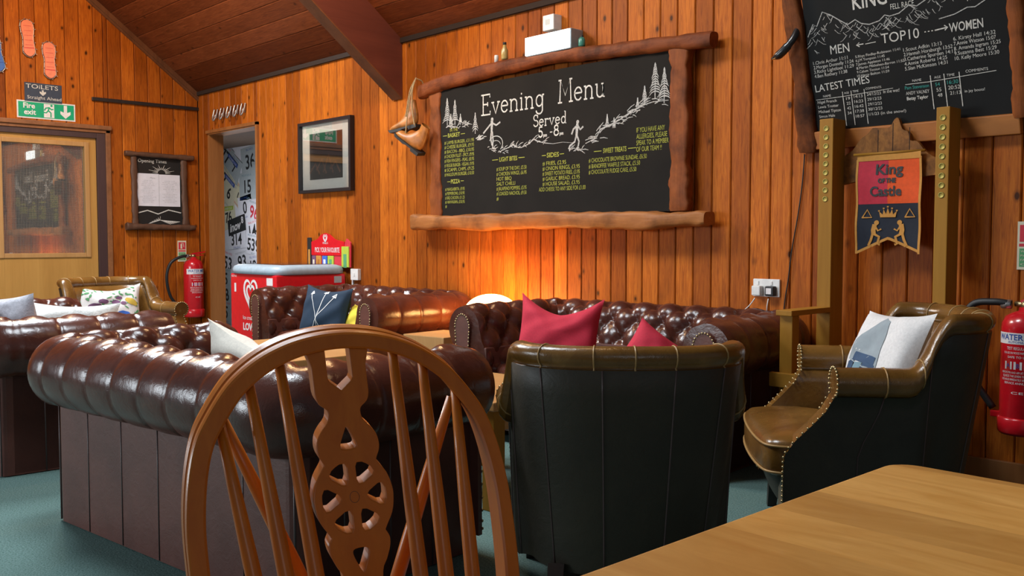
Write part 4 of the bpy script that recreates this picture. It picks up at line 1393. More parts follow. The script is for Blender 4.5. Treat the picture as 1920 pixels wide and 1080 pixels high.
mb = MB(); mb.tube(catmull([(-2.275, 3.99, 1.40), (-2.285, 3.992, 1.27), (-2.305, 3.992, 1.12), (-2.335, 3.992, 0.95), (-2.350, 3.992, 0.82), (-2.372, 3.992, 0.66), (-2.375, 3.992, 0.4)], 6), 0.0035, 6)
tag(mb.build('cable', 'rubber'), 'thin dark cable running down the wall from the race board', 'cable')

# ------------------------------------------------------------------ king of the fell race board, leaning out from the wall at the top
LEAN = R_(15)
t = thing('race_board', 'fell race results chalkboard tilting out above the throne', 'chalkboard', (-1.77, 3.955, 1.50))
t.rotation_euler[0] = LEAN
mb = MB(); mb.box(-0.425, 0.425, 0.0, 0.012, -0.004, 0.86); mb.build('board', 'chalkboard_slate', t)
mb = MB(); log_beam(mb, [(-0.475, 0.90), (-0.475, 0.6), (-0.468, 0.25), (-0.475, -0.095)], [0.042, 0.040, 0.042, 0.050], 0.026, 21, ny=18, sq=0.5); mb.build('side_log', 'log_bark', t, (0, 0.0, 0))
mb = MB(); log_beam(mb, [(0.452, 0.90), (0.448, 0.4), (0.446, -0.02)], [0.032, 0.03, 0.034], 0.026, 22, ny=18); mb.build('side_log', 'log_upright', t, (0, 0.0, 0))
mb = MB(); mb.box(-0.43, 0.44, -0.02, 0.012, -0.084, -0.004, 0.004); mb.build('bottom_rail', 'rail_pine', t)
mb = MB(); log_beam(mb, [(-0.5, 0.89), (0.5, 0.88)], [0.04, 0.04], 0.028, 23, ny=16); mb.build('top_log', 'log_across', t, (0, -0.01, 0))
Y1 = -0.001
K = lambda x, z: (x + 1.77, z)
mb = MB()
mb.text('KING', -0.195, 0.500, 0.085, Y1, width=0.150, bold=0.0012)
mb.build('heading', 'chalk_white', t)
mb = MB()
mb.text('OF', -0.02, 0.515, 0.04, Y1)
mb.text('THE', 0.05, 0.515, 0.05, Y1)
mb.build('heading', 'chalk_white', t)
mb = MB()
mb.text('FELL RACE', -0.033, 0.472, 0.032, Y1, width=0.098)
mb.build('heading', 'chalk_white', t)
mb = MB()
mb.text('TOP10', -0.085, 0.341, 0.058, Y1, width=0.16)
mb.build('heading', 'chalk_white', t)
mb = MB()
mb.text('WOMEN', 0.195, 0.343, 0.05, Y1, width=0.13, bold=0.0006)
mb.build('heading', 'chalk_white', t)
mb = MB()
mb.text('MEN', -0.317, 0.329, 0.055, Y1, width=0.088)
mb.build('heading', 'chalk_white', t)
mb = MB()
mb.text('LATEST TIMES', -0.408, 0.172, 0.046, Y1, width=0.255, rot=0.05)
mb.build('heading', 'chalk_white', t)
mb = MB()
mb.ribbon([(-0.11, 0.352), (-0.155, 0.350)], 0.003, Y1); mb.ribbon([(-0.165, 0.352), (-0.195, 0.351), (-0.183, 0.359)], 0.004, Y1); mb.ribbon([(-0.195, 0.351), (-0.183, 0.343)], 0.004, Y1)
for k in range(3):
    mb.ribbon([(0.098 + k * 0.014, 0.36), (0.102 + k * 0.014, 0.36)], 0.004, Y1)
mb.ribbon([(0.14, 0.36), (0.188, 0.364)], 0.005, Y1); mb.ribbon([(0.178, 0.373), (0.190, 0.364), (0.179, 0.355)], 0.004, Y1)
mb.build('heading_arrows', 'chalk_white', t)
mb = MB()


def col(lines, x, z, dz, w, rot=0.0, size=0.021):
    for k, s_ in enumerate(lines):
        mb.text(s_, x, z - k * dz, size, Y1, width=w * len(s_), rot=rot)


col(['1.Chris Arthur 11:11', '2.Morgan Donnelly 11:24', '3.Ricky Lightfoot 11:29', '4.Ben Rothery 11:38'], -0.405, 0.294, 0.0195, 0.0082, 0.03)
col(['5.Rhys Findlay-Robinson 11:41', '6.J.M Tompson 11:45', '7.James Appleton 11:46', '8.Martin Mikkelsen-Barron 11:52', '9.Calum Tinnion 11:54', '10.Harry Bolton 11:59'], -0.206, 0.297, 0.0165, 0.0068, 0.03, 0.0155)
col(['1.Scout Adkin 13:13', '2.Hannah Horsburgh 13:52', '3.Catherine Spurden 14:11', '4.Annie Roberts 14:25', '5.Sian McKimson 14:31'], 0.004, 0.294, 0.0195, 0.0083, 0.03)
col(['6. Kirsty Hall 14:32', '7.Annie Watson 15:07', '8. Amanda Ingram 15:25', '9.Suzanna Best 15:29', '10. Kelly Moore 15:30'], 0.208, 0.308, 0.0195, 0.0080, 0.02)
mb.text('NAME', -0.375, 0.146, 0.014, Y1); mb.text('AGE', -0.275, 0.150, 0.012, Y1); mb.text('TIME', -0.235, 0.152, 0.013, Y1); mb.text('COMMENTS', -0.175, 0.157, 0.013, Y1)
col(['Nigel French', 'Lewis Trotter', 'Michael Tipton', 'Simon Hale', 'Emma Boots'], -0.405, 0.120, 0.0215, 0.0076, 0.0, 0.018)
col(['19', '22', '42', '34'], -0.268, 0.123, 0.0215, 0.009, 0.0, 0.018)
col(['14:13', '16:23', '16:42', '17:38', '18:57'], -0.232, 0.127, 0.0215, 0.008, 0.0, 0.018)
col(['24/12/23', '29/12/23', '29/12/23', '30/12/23', '1/1/23 (in the snow!)'], -0.172, 0.130, 0.0215, 0.0078, 0.0, 0.018)
mb.text('In the wet!', -0.098, 0.133, 0.02, Y1, width=0.07)
mb.ribbon([(-0.41, 0.138), (-0.28, 0.140), (-0.055, 0.150)], 0.0022, Y1)
for x in (-0.282, -0.242, -0.182):
    mb.ribbon([(x, 0.160), (x + 0.003, 0.01)], 0.003, Y1)
mb.ribbon([(0.0, 0.158), (0.1, 0.158), (0.36, 0.170)], 0.0026, Y1)
for x in (0.105, 0.160, 0.22):
    mb.ribbon([(x, 0.182), (x + 0.004, 0.045)], 0.0035, Y1)
mb.text('NAME', 0.03, 0.166, 0.014, Y1); mb.text('AGE', 0.12, 0.168, 0.014, Y1); mb.text('TIME', 0.17, 0.170, 0.015, Y1); mb.text('COMMENTS', 0.245, 0.176, 0.016, Y1)
mb.text('ANDY VALNEY', -0.002, 0.114, 0.020, Y1, width=0.098); mb.text('55', 0.125, 0.114, 0.022, Y1); mb.text('20:52', 0.172, 0.117, 0.022, Y1)
mb.text('Betsy Taylor', 0.0, 0.092, 0.020, Y1, width=0.09, bold=0.0004); mb.text('48', 0.128, 0.092, 0.02, Y1); mb.text('21:13', 0.178, 0.095, 0.02, Y1); mb.text('in jay boots!', 0.236, 0.098, 0.016, Y1)
mb.build('results_lettering', 'chalk_white', t)
mb = MB()
mb.text('Pam Stevenson', -0.004, 0.137, 0.020, Y1, width=0.10); mb.text('54', 0.122, 0.137, 0.02, Y1); mb.text('16:30', 0.170, 0.139, 0.022, Y1)
mb.build('teal_lettering', 'chalk_teal', t)
mb = MB()
rr = random.Random(9)
ridge = [(-0.415, 0.42), (-0.385, 0.47), (-0.368, 0.458), (-0.335, 0.515), (-0.30, 0.497), (-0.25, 0.46), (-0.225, 0.443), (-0.19, 0.458), (-0.165, 0.438), (-0.13, 0.428), (-0.085, 0.436), (-0.06, 0.455), (-0.04, 0.447), (0.0, 0.452), (0.045, 0.478), (0.075, 0.468), (0.115, 0.487), (0.17, 0.51), (0.23, 0.512), (0.30, 0.548), (0.36, 0.54), (0.42, 0.56)]
mb.ribbon(ridge, 0.0042, Y1)
for k in range(len(ridge) - 1):
    x, z = ridge[k]
    for q in range(6):
        l_ = rr.uniform(0.015, 0.05)
        x0 = lerp(x, ridge[k + 1][0], rr.random())
        z0 = z - rr.uniform(0.005, 0.07 if k < 8 else 0.045)
        sl = rr.choice((-1, 1)) * rr.uniform(0.3, 1.0)
        mb.ribbon([(x0, z0), (x0 + sl * l_ * 0.6, z0 - l_ * 0.5), (x0 + sl * l_, z0 - l_ * 0.62)], [0.0026, 0.002, 0.001], Y1)
mb.ribbon([(0.16, 0.402), (0.22, 0.41), (0.27, 0.428), (0.30, 0.425), (0.36, 0.455), (0.41, 0.47)], 0.004, Y1)
for k in range(14):
    x = 0.27 + k * 0.010
    mb.ribbon([(x, 0.47 + 0.002 * k), (x + 0.004, 0.452 + 0.002 * k)], 0.003, Y1)
mb.build('chalk_drawing', 'chalk_grey', t)

mb = MB()
mb.tube(catmull([(-2.235, 3.885, 1.985), (-2.225, 3.83, 1.945), (-2.235, 3.80, 1.895), (-2.268, 3.79, 1.855), (-2.30, 3.79, 1.833), (-2.335, 3.79, 1.822)], 6), [0.013] * 6 + [0.016] * 10 + [0.0195] * 8 + [0.019, 0.017, 0.014, 0.010, 0.007, 0.005, 0.003], 12)
tag(mb.build('horn', 'horn_black'), 'curved black horn hung beside the race board', 'horn')

# ------------------------------------------------------------------ oak throne built against the back wall
t = thing('throne', 'tall-backed oak throne with coin-studded posts against the back wall', 'throne', (-1.84, 3.87, 0))
FY = -0.05
for x0, x1, lab in ((-0.268, -0.203, None), (0.240, 0.293, None)):
    mb = MB(); mb.box(x0, x1, FY, FY + 0.11, 0, 1.531, 0.003); po = mb.build('post', 'post_oak', t)
    for k in range(9):
        mb = MB(); mb.lathe([(0.0125, 0), (0.0125, 0.002), (0.010, 0.003), (0.0095, 0.0022)], 14, Matrix.Rotation(R_(90), 4, 'X'))
        mb.build('coin', 'coin_gold', po, ((x0 + x1) / 2, FY, 1.488 - k * 0.0385))
for x0, x1 in ((-0.275, -0.20), (0.235, 0.30)):
    mb = MB(); mb.box(x0, x1, -0.375, FY, 0.682, 0.705, 0.003); mb.build('armrest', 'post_oak_across', t)
    mb = MB(); mb.box(x0 + 0.008, x1 - 0.008, -0.355, -0.30, 0, 0.682, 0.003); mb.build('front_leg', 'post_oak', t)
mb = MB(); mb.box(-0.30, 0.32, -0.38, -0.355, 0.38, 0.44, 0.003); mb.build('seat_rail', 'post_oak_across', t)
mb = MB(); mb.box(-0.265, 0.29, -0.355, FY + 0.05, 0.415, 0.44, 0.002); mb.build('seat', 'post_oak_across', t)

poly = [(-2.10, 1.25), (-2.085, 1.32), (-2.06, 1.375), (-2.02, 1.40), (-1.985, 1.445), (-1.95, 1.468), (-1.93, 1.490), (-1.89, 1.486), (-1.855, 1.487), (-1.835, 1.518), (-1.818, 1.522), (-1.80, 1.475), (-1.775, 1.462), (-1.765, 1.425), (-1.735, 1.418), (-1.70, 1.375), (-1.655, 1.345), (-1.60, 1.335), (-1.57, 1.30), (-1.575, 1.26), (-1.66, 1.275), (-1.80, 1.262), (-1.95, 1.27)]
P = [(p.x, p.y) for p in catmull([(a + 1.84, b2 - 1.38, 0) for a, b2 in poly], 3, True)]
mb = MB(); mb.prism(P, -0.022, 0)
o = mb.build('mountain_plaque', 'plaque_wood', None, (-1.823, 3.942, 1.374))
for jx in (-0.065, 0.0, 0.072):
    jb = MB(); jb.box(jx - 0.0015, jx + 0.0015, -0.0226, -0.022, -0.09, 0.10 if jx else 0.125); jb.build('board_joint', 'board_gap', o)
tag(o, 'mountain-shaped slab of bark-edged wood on the wall behind the banner', 'plaque')

# ------------------------------------------------------------------ king of the castle banner
t = thing('banner', 'swallow-tailed red and navy cloth banner hanging between the throne posts', 'banner', (-1.831, 3.90, 1.159))


def bw(x, z):
    return -0.012 * math.sin((x + 0.14) * 22) * (0.5 - z) * 0.6 - 0.004 * math.sin(z * 31 + x * 12)


def cloth(mb, x0, x1, zt, zb_, off, nx=14, nz=14):
    def fn(i, j):
        u, v = i / (nx - 1), j / (nz - 1)
        x = lerp(x0, x1, u)
        z = lerp(zt, zb_(x), v)
        return (x, bw(x, z) + off, z)
    mb.grid(fn, nx, nz)
    k = len(mb.v)
    mb.grid(lambda i, j: (lambda p: (p[0], p[1] + 0.002, p[2]))(fn(i, j)), nx, nz)


vz = lambda x: -0.215 + max(0.0, 0.062 * (1 - abs(x - 0.008) / 0.142))
mb = MB(); cloth(mb, -0.138, 0.0, 0.185, lambda x: -0.004, 0.0); mb.build('pink_panel', 'banner_pink', t)
mb = MB(); cloth(mb, 0.0, 0.142, 0.185, lambda x: -0.004, 0.0); mb.build('orange_panel', 'banner_orange', t)
mb = MB(); cloth(mb, -0.138, 0.142, 0.0, vz, 0.0006, 29); mb.build('navy_panel', 'banner_navy', t)
mb = MB()
cloth(mb, -0.140, 0.140, 0.213, lambda x: 0.182, -0.002)
for x0 in (-0.143, 0.133):
    cloth(mb, x0, x0 + 0.010, 0.19, lambda x: -0.218, -0.0015, 3, 20)
nx = 30
mb.grid(lambda i, j: (lambda x: (x, bw(x, vz(x)) - 0.0015, vz(x) - 0.004 + 0.012 * j))(lerp(-0.142, 0.143, i / (nx - 1))), nx, 2)
mb.build('gold_border', 'banner_gold', t)
mb = MB()
hold = MB()
for s_, x, z, sz, w in (('King', 0.005, 0.122, 0.062, 0.115), ('OF THE', -0.004, 0.086, 0.026, 0.075), ('Castle', -0.008, 0.030, 0.058, 0.135)):
    hold.text(s_, x, z, sz, 0, align='C', width=w, bold=0.0016)
hold.v = [(x, bw(x, z) - 0.0025, z) for x, y, z in hold.v]
hold.build('lettering', 'black_paint', t)
mb = MB()
for sx in (-1, 1):
    cx = 0.004 + sx * 0.092
    tri = [(cx - 0.021, -0.062), (cx + 0.021, -0.062), (cx, -0.028)]
    mb.ribbon(tri + [tri[0]], 0.006, 0)
    P = lambda a, b2: (0.004 + sx * (0.052 - a), -0.196 + b2 * 0.108 + 0.012)
    mb.disc(*P(0.004, 0.92), 0.0105)
    for pts, w in (([(-0.004, 0.80), (-0.008, 0.62), (-0.006, 0.48)], 0.02), ([(0.0, 0.78), (0.012, 0.60), (0.024, 0.66)], 0.007), ([(-0.006, 0.48), (0.018, 0.36), (0.010, 0.08), (0.018, 0.06)], 0.011), ([(-0.010, 0.48), (-0.018, 0.24), (-0.030, 0.02), (-0.022, 0.0)], 0.011)):
        mb.ribbon([P(*p) for p in pts], w, 0)
crown = [(-0.030, -0.062), (0.034, -0.062), (0.040, -0.036), (0.024, -0.050), (0.020, -0.028), (0.010, -0.048), (0.002, -0.022), (-0.006, -0.048), (-0.016, -0.028), (-0.020, -0.050), (-0.036, -0.036)]
o0 = len(mb.v)
mb.add([(x, 0, z) for x, z in crown], [(0, 1, 2, 3), (0, 3, 5, 7), (3, 4, 5), (5, 6, 7), (7, 8, 9), (0, 7, 9), (0, 9, 10)], False)
for x, z in ((0.040, -0.034), (0.020, -0.024), (0.002, -0.017), (-0.016, -0.024), (-0.036, -0.034)):
    mb.ribbon([(x - 0.002, z), (x + 0.002, z)], 0.006, 0)
mb.v = [(x, bw(x, z) - 0.0028, z) for x, y, z in mb.v]
mb.build('gold_emblems', 'banner_gold', t)
mb = MB(); mb.tube([(-0.155, 0.0, 0.212), (0.155, 0.0, 0.212)], 0.006, 8); mb.build('hanging_rod', 'post_oak_across', t)

# ------------------------------------------------------------------ ice cream freezer and its display sign
t = thing('freezer', 'red ice cream chest freezer with grey lid against the back wall', 'freezer', (-6.47, 3.655, 0))
mb = MB(); mb.box(-0.355, 0.365, -0.295, 0.29, 0.06, 0.742, 0.010); cab = mb.build('cabinet', 'freezer_red', t)
mb = MB(); mb.box(-0.33, 0.34, -0.27, 0.27, 0.0, 0.06); mb.build('plinth', 'rubber', t)
mb = MB()


def lid_fn(i, j):
    z, e = [(0.742, 0.0), (0.746, 0.012), (0.775, 0.014), (0.800, 0.004), (0.812, -0.03), (0.815, -0.07)][i]
    k = j / 48 * 2 * math.pi
    c_, s_ = math.cos(k), math.sin(k)
    q = 8
    den = (abs(c_) ** q + abs(s_) ** q) ** (1 / q)
    return (0.005 + (0.362 + e) * c_ / den, -0.0025 + (0.295 + e) * s_ / den, z)


mb.grid(lid_fn, 6, 48, cv=True)
mb.add([lid_fn(5, j) for j in range(48)], [tuple(range(48))], False)
lid = mb.build('lid', 'freezer_lid', t)
mb = MB(); mb.box(-0.28, -0.01, -0.21, 0.21, 0.812, 0.818, 0.002); mb.box(0.02, 0.29, -0.21, 0.21, 0.812, 0.818, 0.002); mb.build('glass_slider', 'freezer_glass', lid)


def heart(mb, x, z, s_, y, w):
    """double-line heart swirl"""
    def hp(k):
        a = k
        return (0.80 * math.sin(a) ** 3, (13 * math.cos(a) - 5 * math.cos(2 * a) - 2 * math.cos(3 * a) - math.cos(4 * a)) / 16)
    out = [hp(0.25 + i / 40 * (2 * math.pi - 0.5)) for i in range(41)]
    mb.ribbon([(x + a * s_, z + b2 * s_) for a, b2 in out], [w * (0.35 + 0.65 * math.sin(math.pi * i / 40)) for i in range(41)], y)
    inn = [hp(0.1 + i / 40 * (2 * math.pi - 0.2)) for i in range(41)]
    mb.ribbon([(x + a * s_ * 0.58, z - 0.02 * s_ + b2 * s_ * 0.58) for a, b2 in inn], w * 0.62, y)
    mb.ribbon([(x + out[0][0] * s_, z + out[0][1] * s_), (x + 0.02 * s_, z + 0.42 * s_), (x - 0.0 * s_, z + 0.2 * s_)], [w * 0.5, w * 0.5, w * 0.3], y)


mb = MB(); heart(mb, -0.03, 0.600, 0.125, -0.2965, 0.034); mb.build('heart_logo', 'label_white', t)
mb = MB(); heart(mb, 0, 0, 0.20, 0, 0.05); mb.v = [(0.3668, -(-x) - 0.02, z + 0.49) for x, y, z in mb.v]; mb.build('heart_logo', 'label_white', t)
mb = MB()
mb.text('FESTIVE', -0.335, 0.715, 0.022, -0.2965, width=0.085)
mb.text('LOVE', -0.155, 0.315, 0.075, -0.2965, bold=0.003)
mb.text('Ice cream', -0.155, 0.395, 0.045, -0.2965)
mb.ribbon([(-0.275, 0.66), (-0.275, 0.61)], 0.03, -0.2965)
mb.build('lettering', 'label_white', t)
mb = MB(); mb.box(0.22, 0.31, -0.2966, -0.295, 0.665, 0.720); mb.build('sticker', 'label_white', t)
mb = MB(); mb.box(0.365, 0.3665, 0.19, 0.255, 0.675, 0.725); mb.build('sticker', 'paper_grey', t)

t = thing('display_sign', 'red ice cream display sign with painted lollies standing behind the freezer', 'sign', (-6.38, 3.972, 0.82))
mb = MB(); mb.prism([(-0.245, 0.06), (0.225, 0.06), (0.235, 0.165), (0.10, 0.185), (0.02, 0.225), (-0.035, 0.235), (-0.10, 0.222), (-0.15, 0.188), (-0.245, 0.165)], -0.010, 0.0); mb.build('header', 'freezer_red', t)
mb = MB(); mb.prism([(-0.30, -0.03), (0.31, -0.03), (0.315, 0.16), (0.26, 0.19), (0.23, 0.15), (-0.24, 0.15), (-0.26, 0.18), (-0.30, 0.15)], -0.004, 0.006); mb.build('backing', 'ink_red', t)
mb = MB(); mb.text('PICK YOUR FAVOURITE', -0.01, 0.083, 0.055, -0.011, align='C', width=0.36, bold=0.0006)
mb.text("WALL'S", -0.035, 0.148, 0.024, -0.011, align='C', width=0.08)
heart(mb, -0.035, 0.195, 0.035, -0.011, 0.010)
mb.build('lettering', 'label_white', t)
for k, (x0, x1, z0, z1, m_, lab) in enumerate(((-0.305, -0.245, -0.03, 0.20, 'boot_sole', 'dark chocolate lolly'), (-0.235, -0.18, -0.03, 0.055, 'print_plum', None), (-0.172, -0.10, -0.03, 0.055, 'banner_gold', None), (-0.08, -0.01, -0.03, 0.055, 'print_blue', None), (0.0, 0.085, -0.03, 0.055, 'ink_lime', None), (0.20, 0.30, -0.03, 0.13, 'ink_lime', None))):
    mb = MB(); mb.box(x0, x1, -0.013, -0.004, z0, z1, 0.003)
    pr = mb.build('product_panel', m_, t)
    mb = MB(); mb.ribbon([((x0 + x1) / 2, z0 + 0.01), ((x0 + x1) / 2, z0 + (z1 - z0) * 0.55)], (x1 - x0) * 0.45, -0.0136)
    mb.build('product_picture', ['banner_gold', 'paper_cream', 'boot_leather', 'print_white', 'print_green', 'print_green'][k], pr)

# ------------------------------------------------------------------ chesterfield sofas (front towards local -y, origin under the middle)
SH = 0.665


def sofa(label, loc, rz, a, group, cush=2, b=0.345, outer_seams=True):
    """a half width of the base, b half depth"""
    t = thing('chesterfield_sofa', label, 'sofa', loc, rz, group)
    r = 0.075
    # plan path of the base line: left front, back, right front
    path = []
    ns = 0.0085
    def seg(p, q):
        n = max(2, int(math.dist(p, q) / ns))
        for i in range(n):
            f = i / n
            path.append((lerp(p[0], q[0], f), lerp(p[1], q[1], f)))
    def arc(cx, cy, a0, a1):
        n = 16
        for i in range(n):
            an = R_(lerp(a0, a1, i / n))
            path.append((cx + r * math.cos(an), cy + r * math.sin(an)))
    seg((-a, -b), (-a, b - r)); arc(-a + r, b - r, 180, 90)
    seg((-a + r, b), (a - r, b)); arc(a - r, b - r, 90, 0)
    seg((a, b - r), (a, -b)); path.append((a, -b))
    m = len(path)
    arcl = [0.0]
    for i in range(1, m):
        arcl.append(arcl[-1] + math.dist(path[i], path[i - 1]))
    total = arcl[-1]
    nrm = []
    for i in range(m):
        p, q = path[max(i - 1, 0)], path[min(i + 1, m - 1)]
        tx, ty = q[0] - p[0], q[1] - p[1]
        l = math.hypot(tx, ty)
        nrm.append((-ty / l, tx / l))
    # section: outer foot of the roll, over the top, down the inside to the seat
    rc, zc, rr_ = -0.004, SH - 0.124, 0.110
    sec = []
    for k in range(27):
        an = lerp(-78, 178, k / 26)
        sec.append((rc + rr_ * math.cos(R_(an)), zc + rr_ * math.sin(R_(an)) * 1.06, an))
    zi = zc
    for k in range(1, 15):
        f = k / 14
        sec.append((rc - rr_ - 0.035 * f - 0.025 * math.sin(math.pi * f), zi - 0.245 * f, 178 + 92 * f))
    ns_ = len(sec)
    sl = [0.0]
    for k in range(1, ns_):
        sl.append(sl[-1] + math.dist(sec[k][:2], sec[k - 1][:2]))
    ktop = next(k for k in range(ns_) if sec[k][2] >= 102)
    npl = max(8, int(round(total / 0.160)))
    p2 = total / npl
    q = 0.098

    def surf(i, k, extra=0.0):
        (x, y), (nx, ny) = path[i], nrm[i]
        o, z, an = sec[k]
        # section normal
        k0, k1 = max(k - 1, 0), min(k + 1, ns_ - 1)
        to, tz = sec[k1][0] - sec[k0][0], sec[k1][1] - sec[k0][1]
        l = math.hypot(to, tz)
        no, nz = tz / l, -to / l
        if no * (o - rc) + nz * (z - zc) < 0 and k < 27:
            no, nz = -no, -nz
        if k >= 27 and no > 0:
            no, nz = -no, -nz
        U = arcl[i] / p2 * 2
        V = (sl[k] - sl[ktop]) / q
        s1 = abs(math.sin(math.pi * U / 2))
        pl_ = 0.5 * min(1.0, s1 * 4.5) ** 0.55 + 0.5 * s1 ** 0.6
        di = (abs(math.sin(math.pi * (U + V) / 2)) * abs(math.sin(math.pi * (U - V) / 2))) ** 0.42
        w = smooth01((V + 0.75) / 0.75)
        fade = 1.0
        h_out = 0.0092 * pl_ * smooth01((sl[k] + 0.01) / 0.05)
        h_in = 0.030 * di - 0.006
        h = lerp(h_out, h_in, w)
        # button dimples
        for rowv in (0, 1, 2):
            dv = (V - rowv) * q
            if abs(dv) < 0.05:
                uu = U - rowv
                du = (uu - 2 * round(uu / 2)) * p2 / 2
                h -= 0.020 * math.exp(-((du * du + dv * dv) / 0.00042))
        # the arm-front ends die down smoothly
        e = min(arcl[i], total - arcl[i])
        h *= smooth01(e / 0.05 + 0.25)
        o2, z2 = o + no * (h + extra), z + nz * (h + extra)
        # inner corner must not fold through itself
        return (x + nx * o2, y + ny * o2, z2)
    mb = MB()
    mb.grid(lambda i, j: surf(i, j), m, ns_)
    # closed arm fronts
    for i, flip in ((0, False), (m - 1, True)):
        ring = [surf(i, k) for k in range(ns_)]
        zb_ = ring[-1][2]
        ring.append((ring[0][0] * 0.5 + ring[-1][0] * 0.5, ring[0][1], ring[-1][2]))
        n = len(ring)
        c = (sum(p[0] for p in ring) / n, ring[0][1] - 0.006, sum(p[2] for p in ring) / n)
        vs = ring + [c]
        mb.add(vs, [((k + 1) % n, k, n) if flip else (k, (k + 1) % n, n) for k in range(n)], True)
    mb.build('tufted_roll', 'oxblood_leather', t)
    # buttons
    proto = None
    for rowv in (0, 1, 2):
        vt = sl[ktop] + rowv * q
        k = min(range(ns_), key=lambda kk: abs(sl[kk] - vt))
        for u in range(1, npl):
            U = 2 * u + rowv
            s_ = U * p2 / 2
            if s_ < 0.06 or s_ > total - 0.06:
                continue
            i = min(range(m), key=lambda ii: abs(arcl[ii] - s_))
            p = surf(i, k, 0.003)
            if proto is None:
                bm_ = MB(); bm_.lathe([(0.0001, -0.006), (0.008, -0.004), (0.0095, 0), (0.008, 0.004), (0.0001, 0.006)], 10)
                proto = bm_.build('button', 'oxblood_panel', t, p)
            else:
                copy_part(proto, t, p)
    # base: outer panels with upright seams
    mb = MB()
    zt = zc - 0.085
    rb = 0.03
    ol = [(-a, -b + 0.004), (-a, b - rb)] + [(-a + rb + rb * math.cos(R_(an)), b - rb + rb * math.sin(R_(an))) for an in (157, 135, 112)] + [(-a + rb, b), (a - rb, b)] + [(a - rb + rb * math.cos(R_(an)), b - rb + rb * math.sin(R_(an))) for an in (68, 45, 22)] + [(a, b - rb), (a, -b + 0.004)]
    n = len(ol)
    th = 0.165
    inner = [(-a + th, -b + 0.004), (a - th, -b + 0.004)]
    mb.grid(lambda i, j: (ol[i][0], ol[i][1], 0.004 if j == 0 else zt), n, 2)
    mb.sm = [False] * len(mb.sm)
    for sx in (-1, 1):   # arm fronts below the scroll
        mb.box(min(sx * a, sx * (a - th)), max(sx * a, sx * (a - th)), -b, b - 0.05, 0.004, zt, 0.006)
    mb.box(-a + 0.02, a - 0.02, b - 0.17, b - 0.004, 0.004, zt, 0.004)
    mb.build('frame', 'oxblood_panel', t)
    mb = MB()
    nse = max(5, int(round(2 * a / 0.218)))
    for k in range(1, nse):
        x = -a + 2 * a * k / nse
        mb = MB(); mb.tube([(x, b, 0.006), (x, b, zt)], 0.0028, 6); mb.build('panel_seam', 'piping_dark', t)
    for sx in (-1, 1):
        mb = MB(); mb.tube([(sx * a * 0.998, b - 0.006, 0.006), (sx * a * 0.998, b - 0.006, zt)], 0.0034, 6); mb.build('corner_piping', 'piping_dark', t)
        for k in (1, 2, 3):
            y = -b + 2 * b * k / 4
            mb = MB(); mb.tube([(sx * (a + 0.0005), y, 0.006), (sx * (a + 0.0005), y, zt)], 0.003, 6); mb.build('panel_seam', 'piping_dark', t)
    # scroll panels with nail heads at the arm fronts
    for sx in (-1, 1):
        cx = sx * (a - 0.008)
        arch = [(cx + 0.052 * math.cos(R_(an)), zc + 0.012 + 0.066 * math.sin(R_(an))) for an in range(0, 181, 15)]
        arch += [(cx - 0.046, zc - 0.08), (cx - 0.042, 0.30), (cx - 0.045, 0.06), (cx + 0.045, 0.06), (cx + 0.042, 0.30), (cx + 0.046, zc - 0.08)]
        mb = MB(); mb.prism(arch, -b - 0.016, -b + 0.002)
        sp_ = mb.build('scroll_panel', 'oxblood_panel', t)
        mb = MB()
        outl = catmull([(p[0], 0, p[1]) for p in [(cx + 0.045, 0.08), (cx + 0.042, 0.30), (cx + 0.046, zc - 0.08)] + arch[:13] + [(cx - 0.046, zc - 0.08), (cx - 0.042, 0.30), (cx - 0.045, 0.08)]], 6)
        d, last = 0, None
        for p in outl:
            if last is None or (p - last).length > 0.0135:
                mb.lathe([(0.0052, 0), (0.0042, 0.003), (0.0015, 0.0045)], 7, Matrix.Translation((p.x, -b - 0.016, p.z)) @ Matrix.Rotation(R_(90), 4, 'X'))
                last = p
        mb.build('nailhead_trim', 'brass', sp_)
    # seat
    mb = MB(); mb.box(-a + 0.13, a - 0.13, -b - 0.035, b - 0.10, 0.06, 0.245, 0.02); mb.build('seat_base', 'oxblood_leather', t)
    w = (2 * a - 0.29) / cush
    for k in range(cush):
        x0 = -a + 0.145 + k * w
        mb = MB()

        def cfn(i, j, x0=x0):
            u, v = i / 23 * 2 * math.pi, j / 10
            c_, s_ = math.cos(u), math.sin(u)
            den = (abs(c_) ** 6 + abs(s_) ** 6) ** (1 / 6)
            prof = [(0.0, 0.245), (0.9, 0.247), (0.985, 0.262), (1.0, 0.30), (1.0, 0.33), (0.985, 0.352), (0.93, 0.368), (0.75, 0.380), (0.5, 0.387), (0.25, 0.390), (0.0, 0.391)][j]
            return (x0 + w / 2 + prof[0] * (w / 2 - 0.002) * c_ / den, -0.055 + prof[0] * 0.295 * s_ / den, prof[1])
        mb.grid(cfn, 24, 11, cu=True)
        mb.build('seat_cushion', 'oxblood_leather', t)
    for sx in (-1, 1):
        for sy in (-1, 1):
            mb = MB(); mb.lathe([(0.022, 0), (0.032, 0.01), (0.03, 0.022)], 12); mb.build('foot', 'dark_leg', t, (sx * (a - 0.06), sy * (b - 0.06), 0))
    return t


SG = 'matching oxblood chesterfield sofas'
# near sofa, its back to the camera
sofa('oxblood chesterfield with its panelled back to the windsor chair, cream cushion on it', (-2.875, 1.487, 0), R_(180 + 7.2), 0.675, SG)
# left sofa beyond the picture edge
sofa('oxblood chesterfield holding a grey and a white fleecy cushion', (-4.985, 1.455, 0), R_(180 - 2), 0.70, SG, b=0.36)
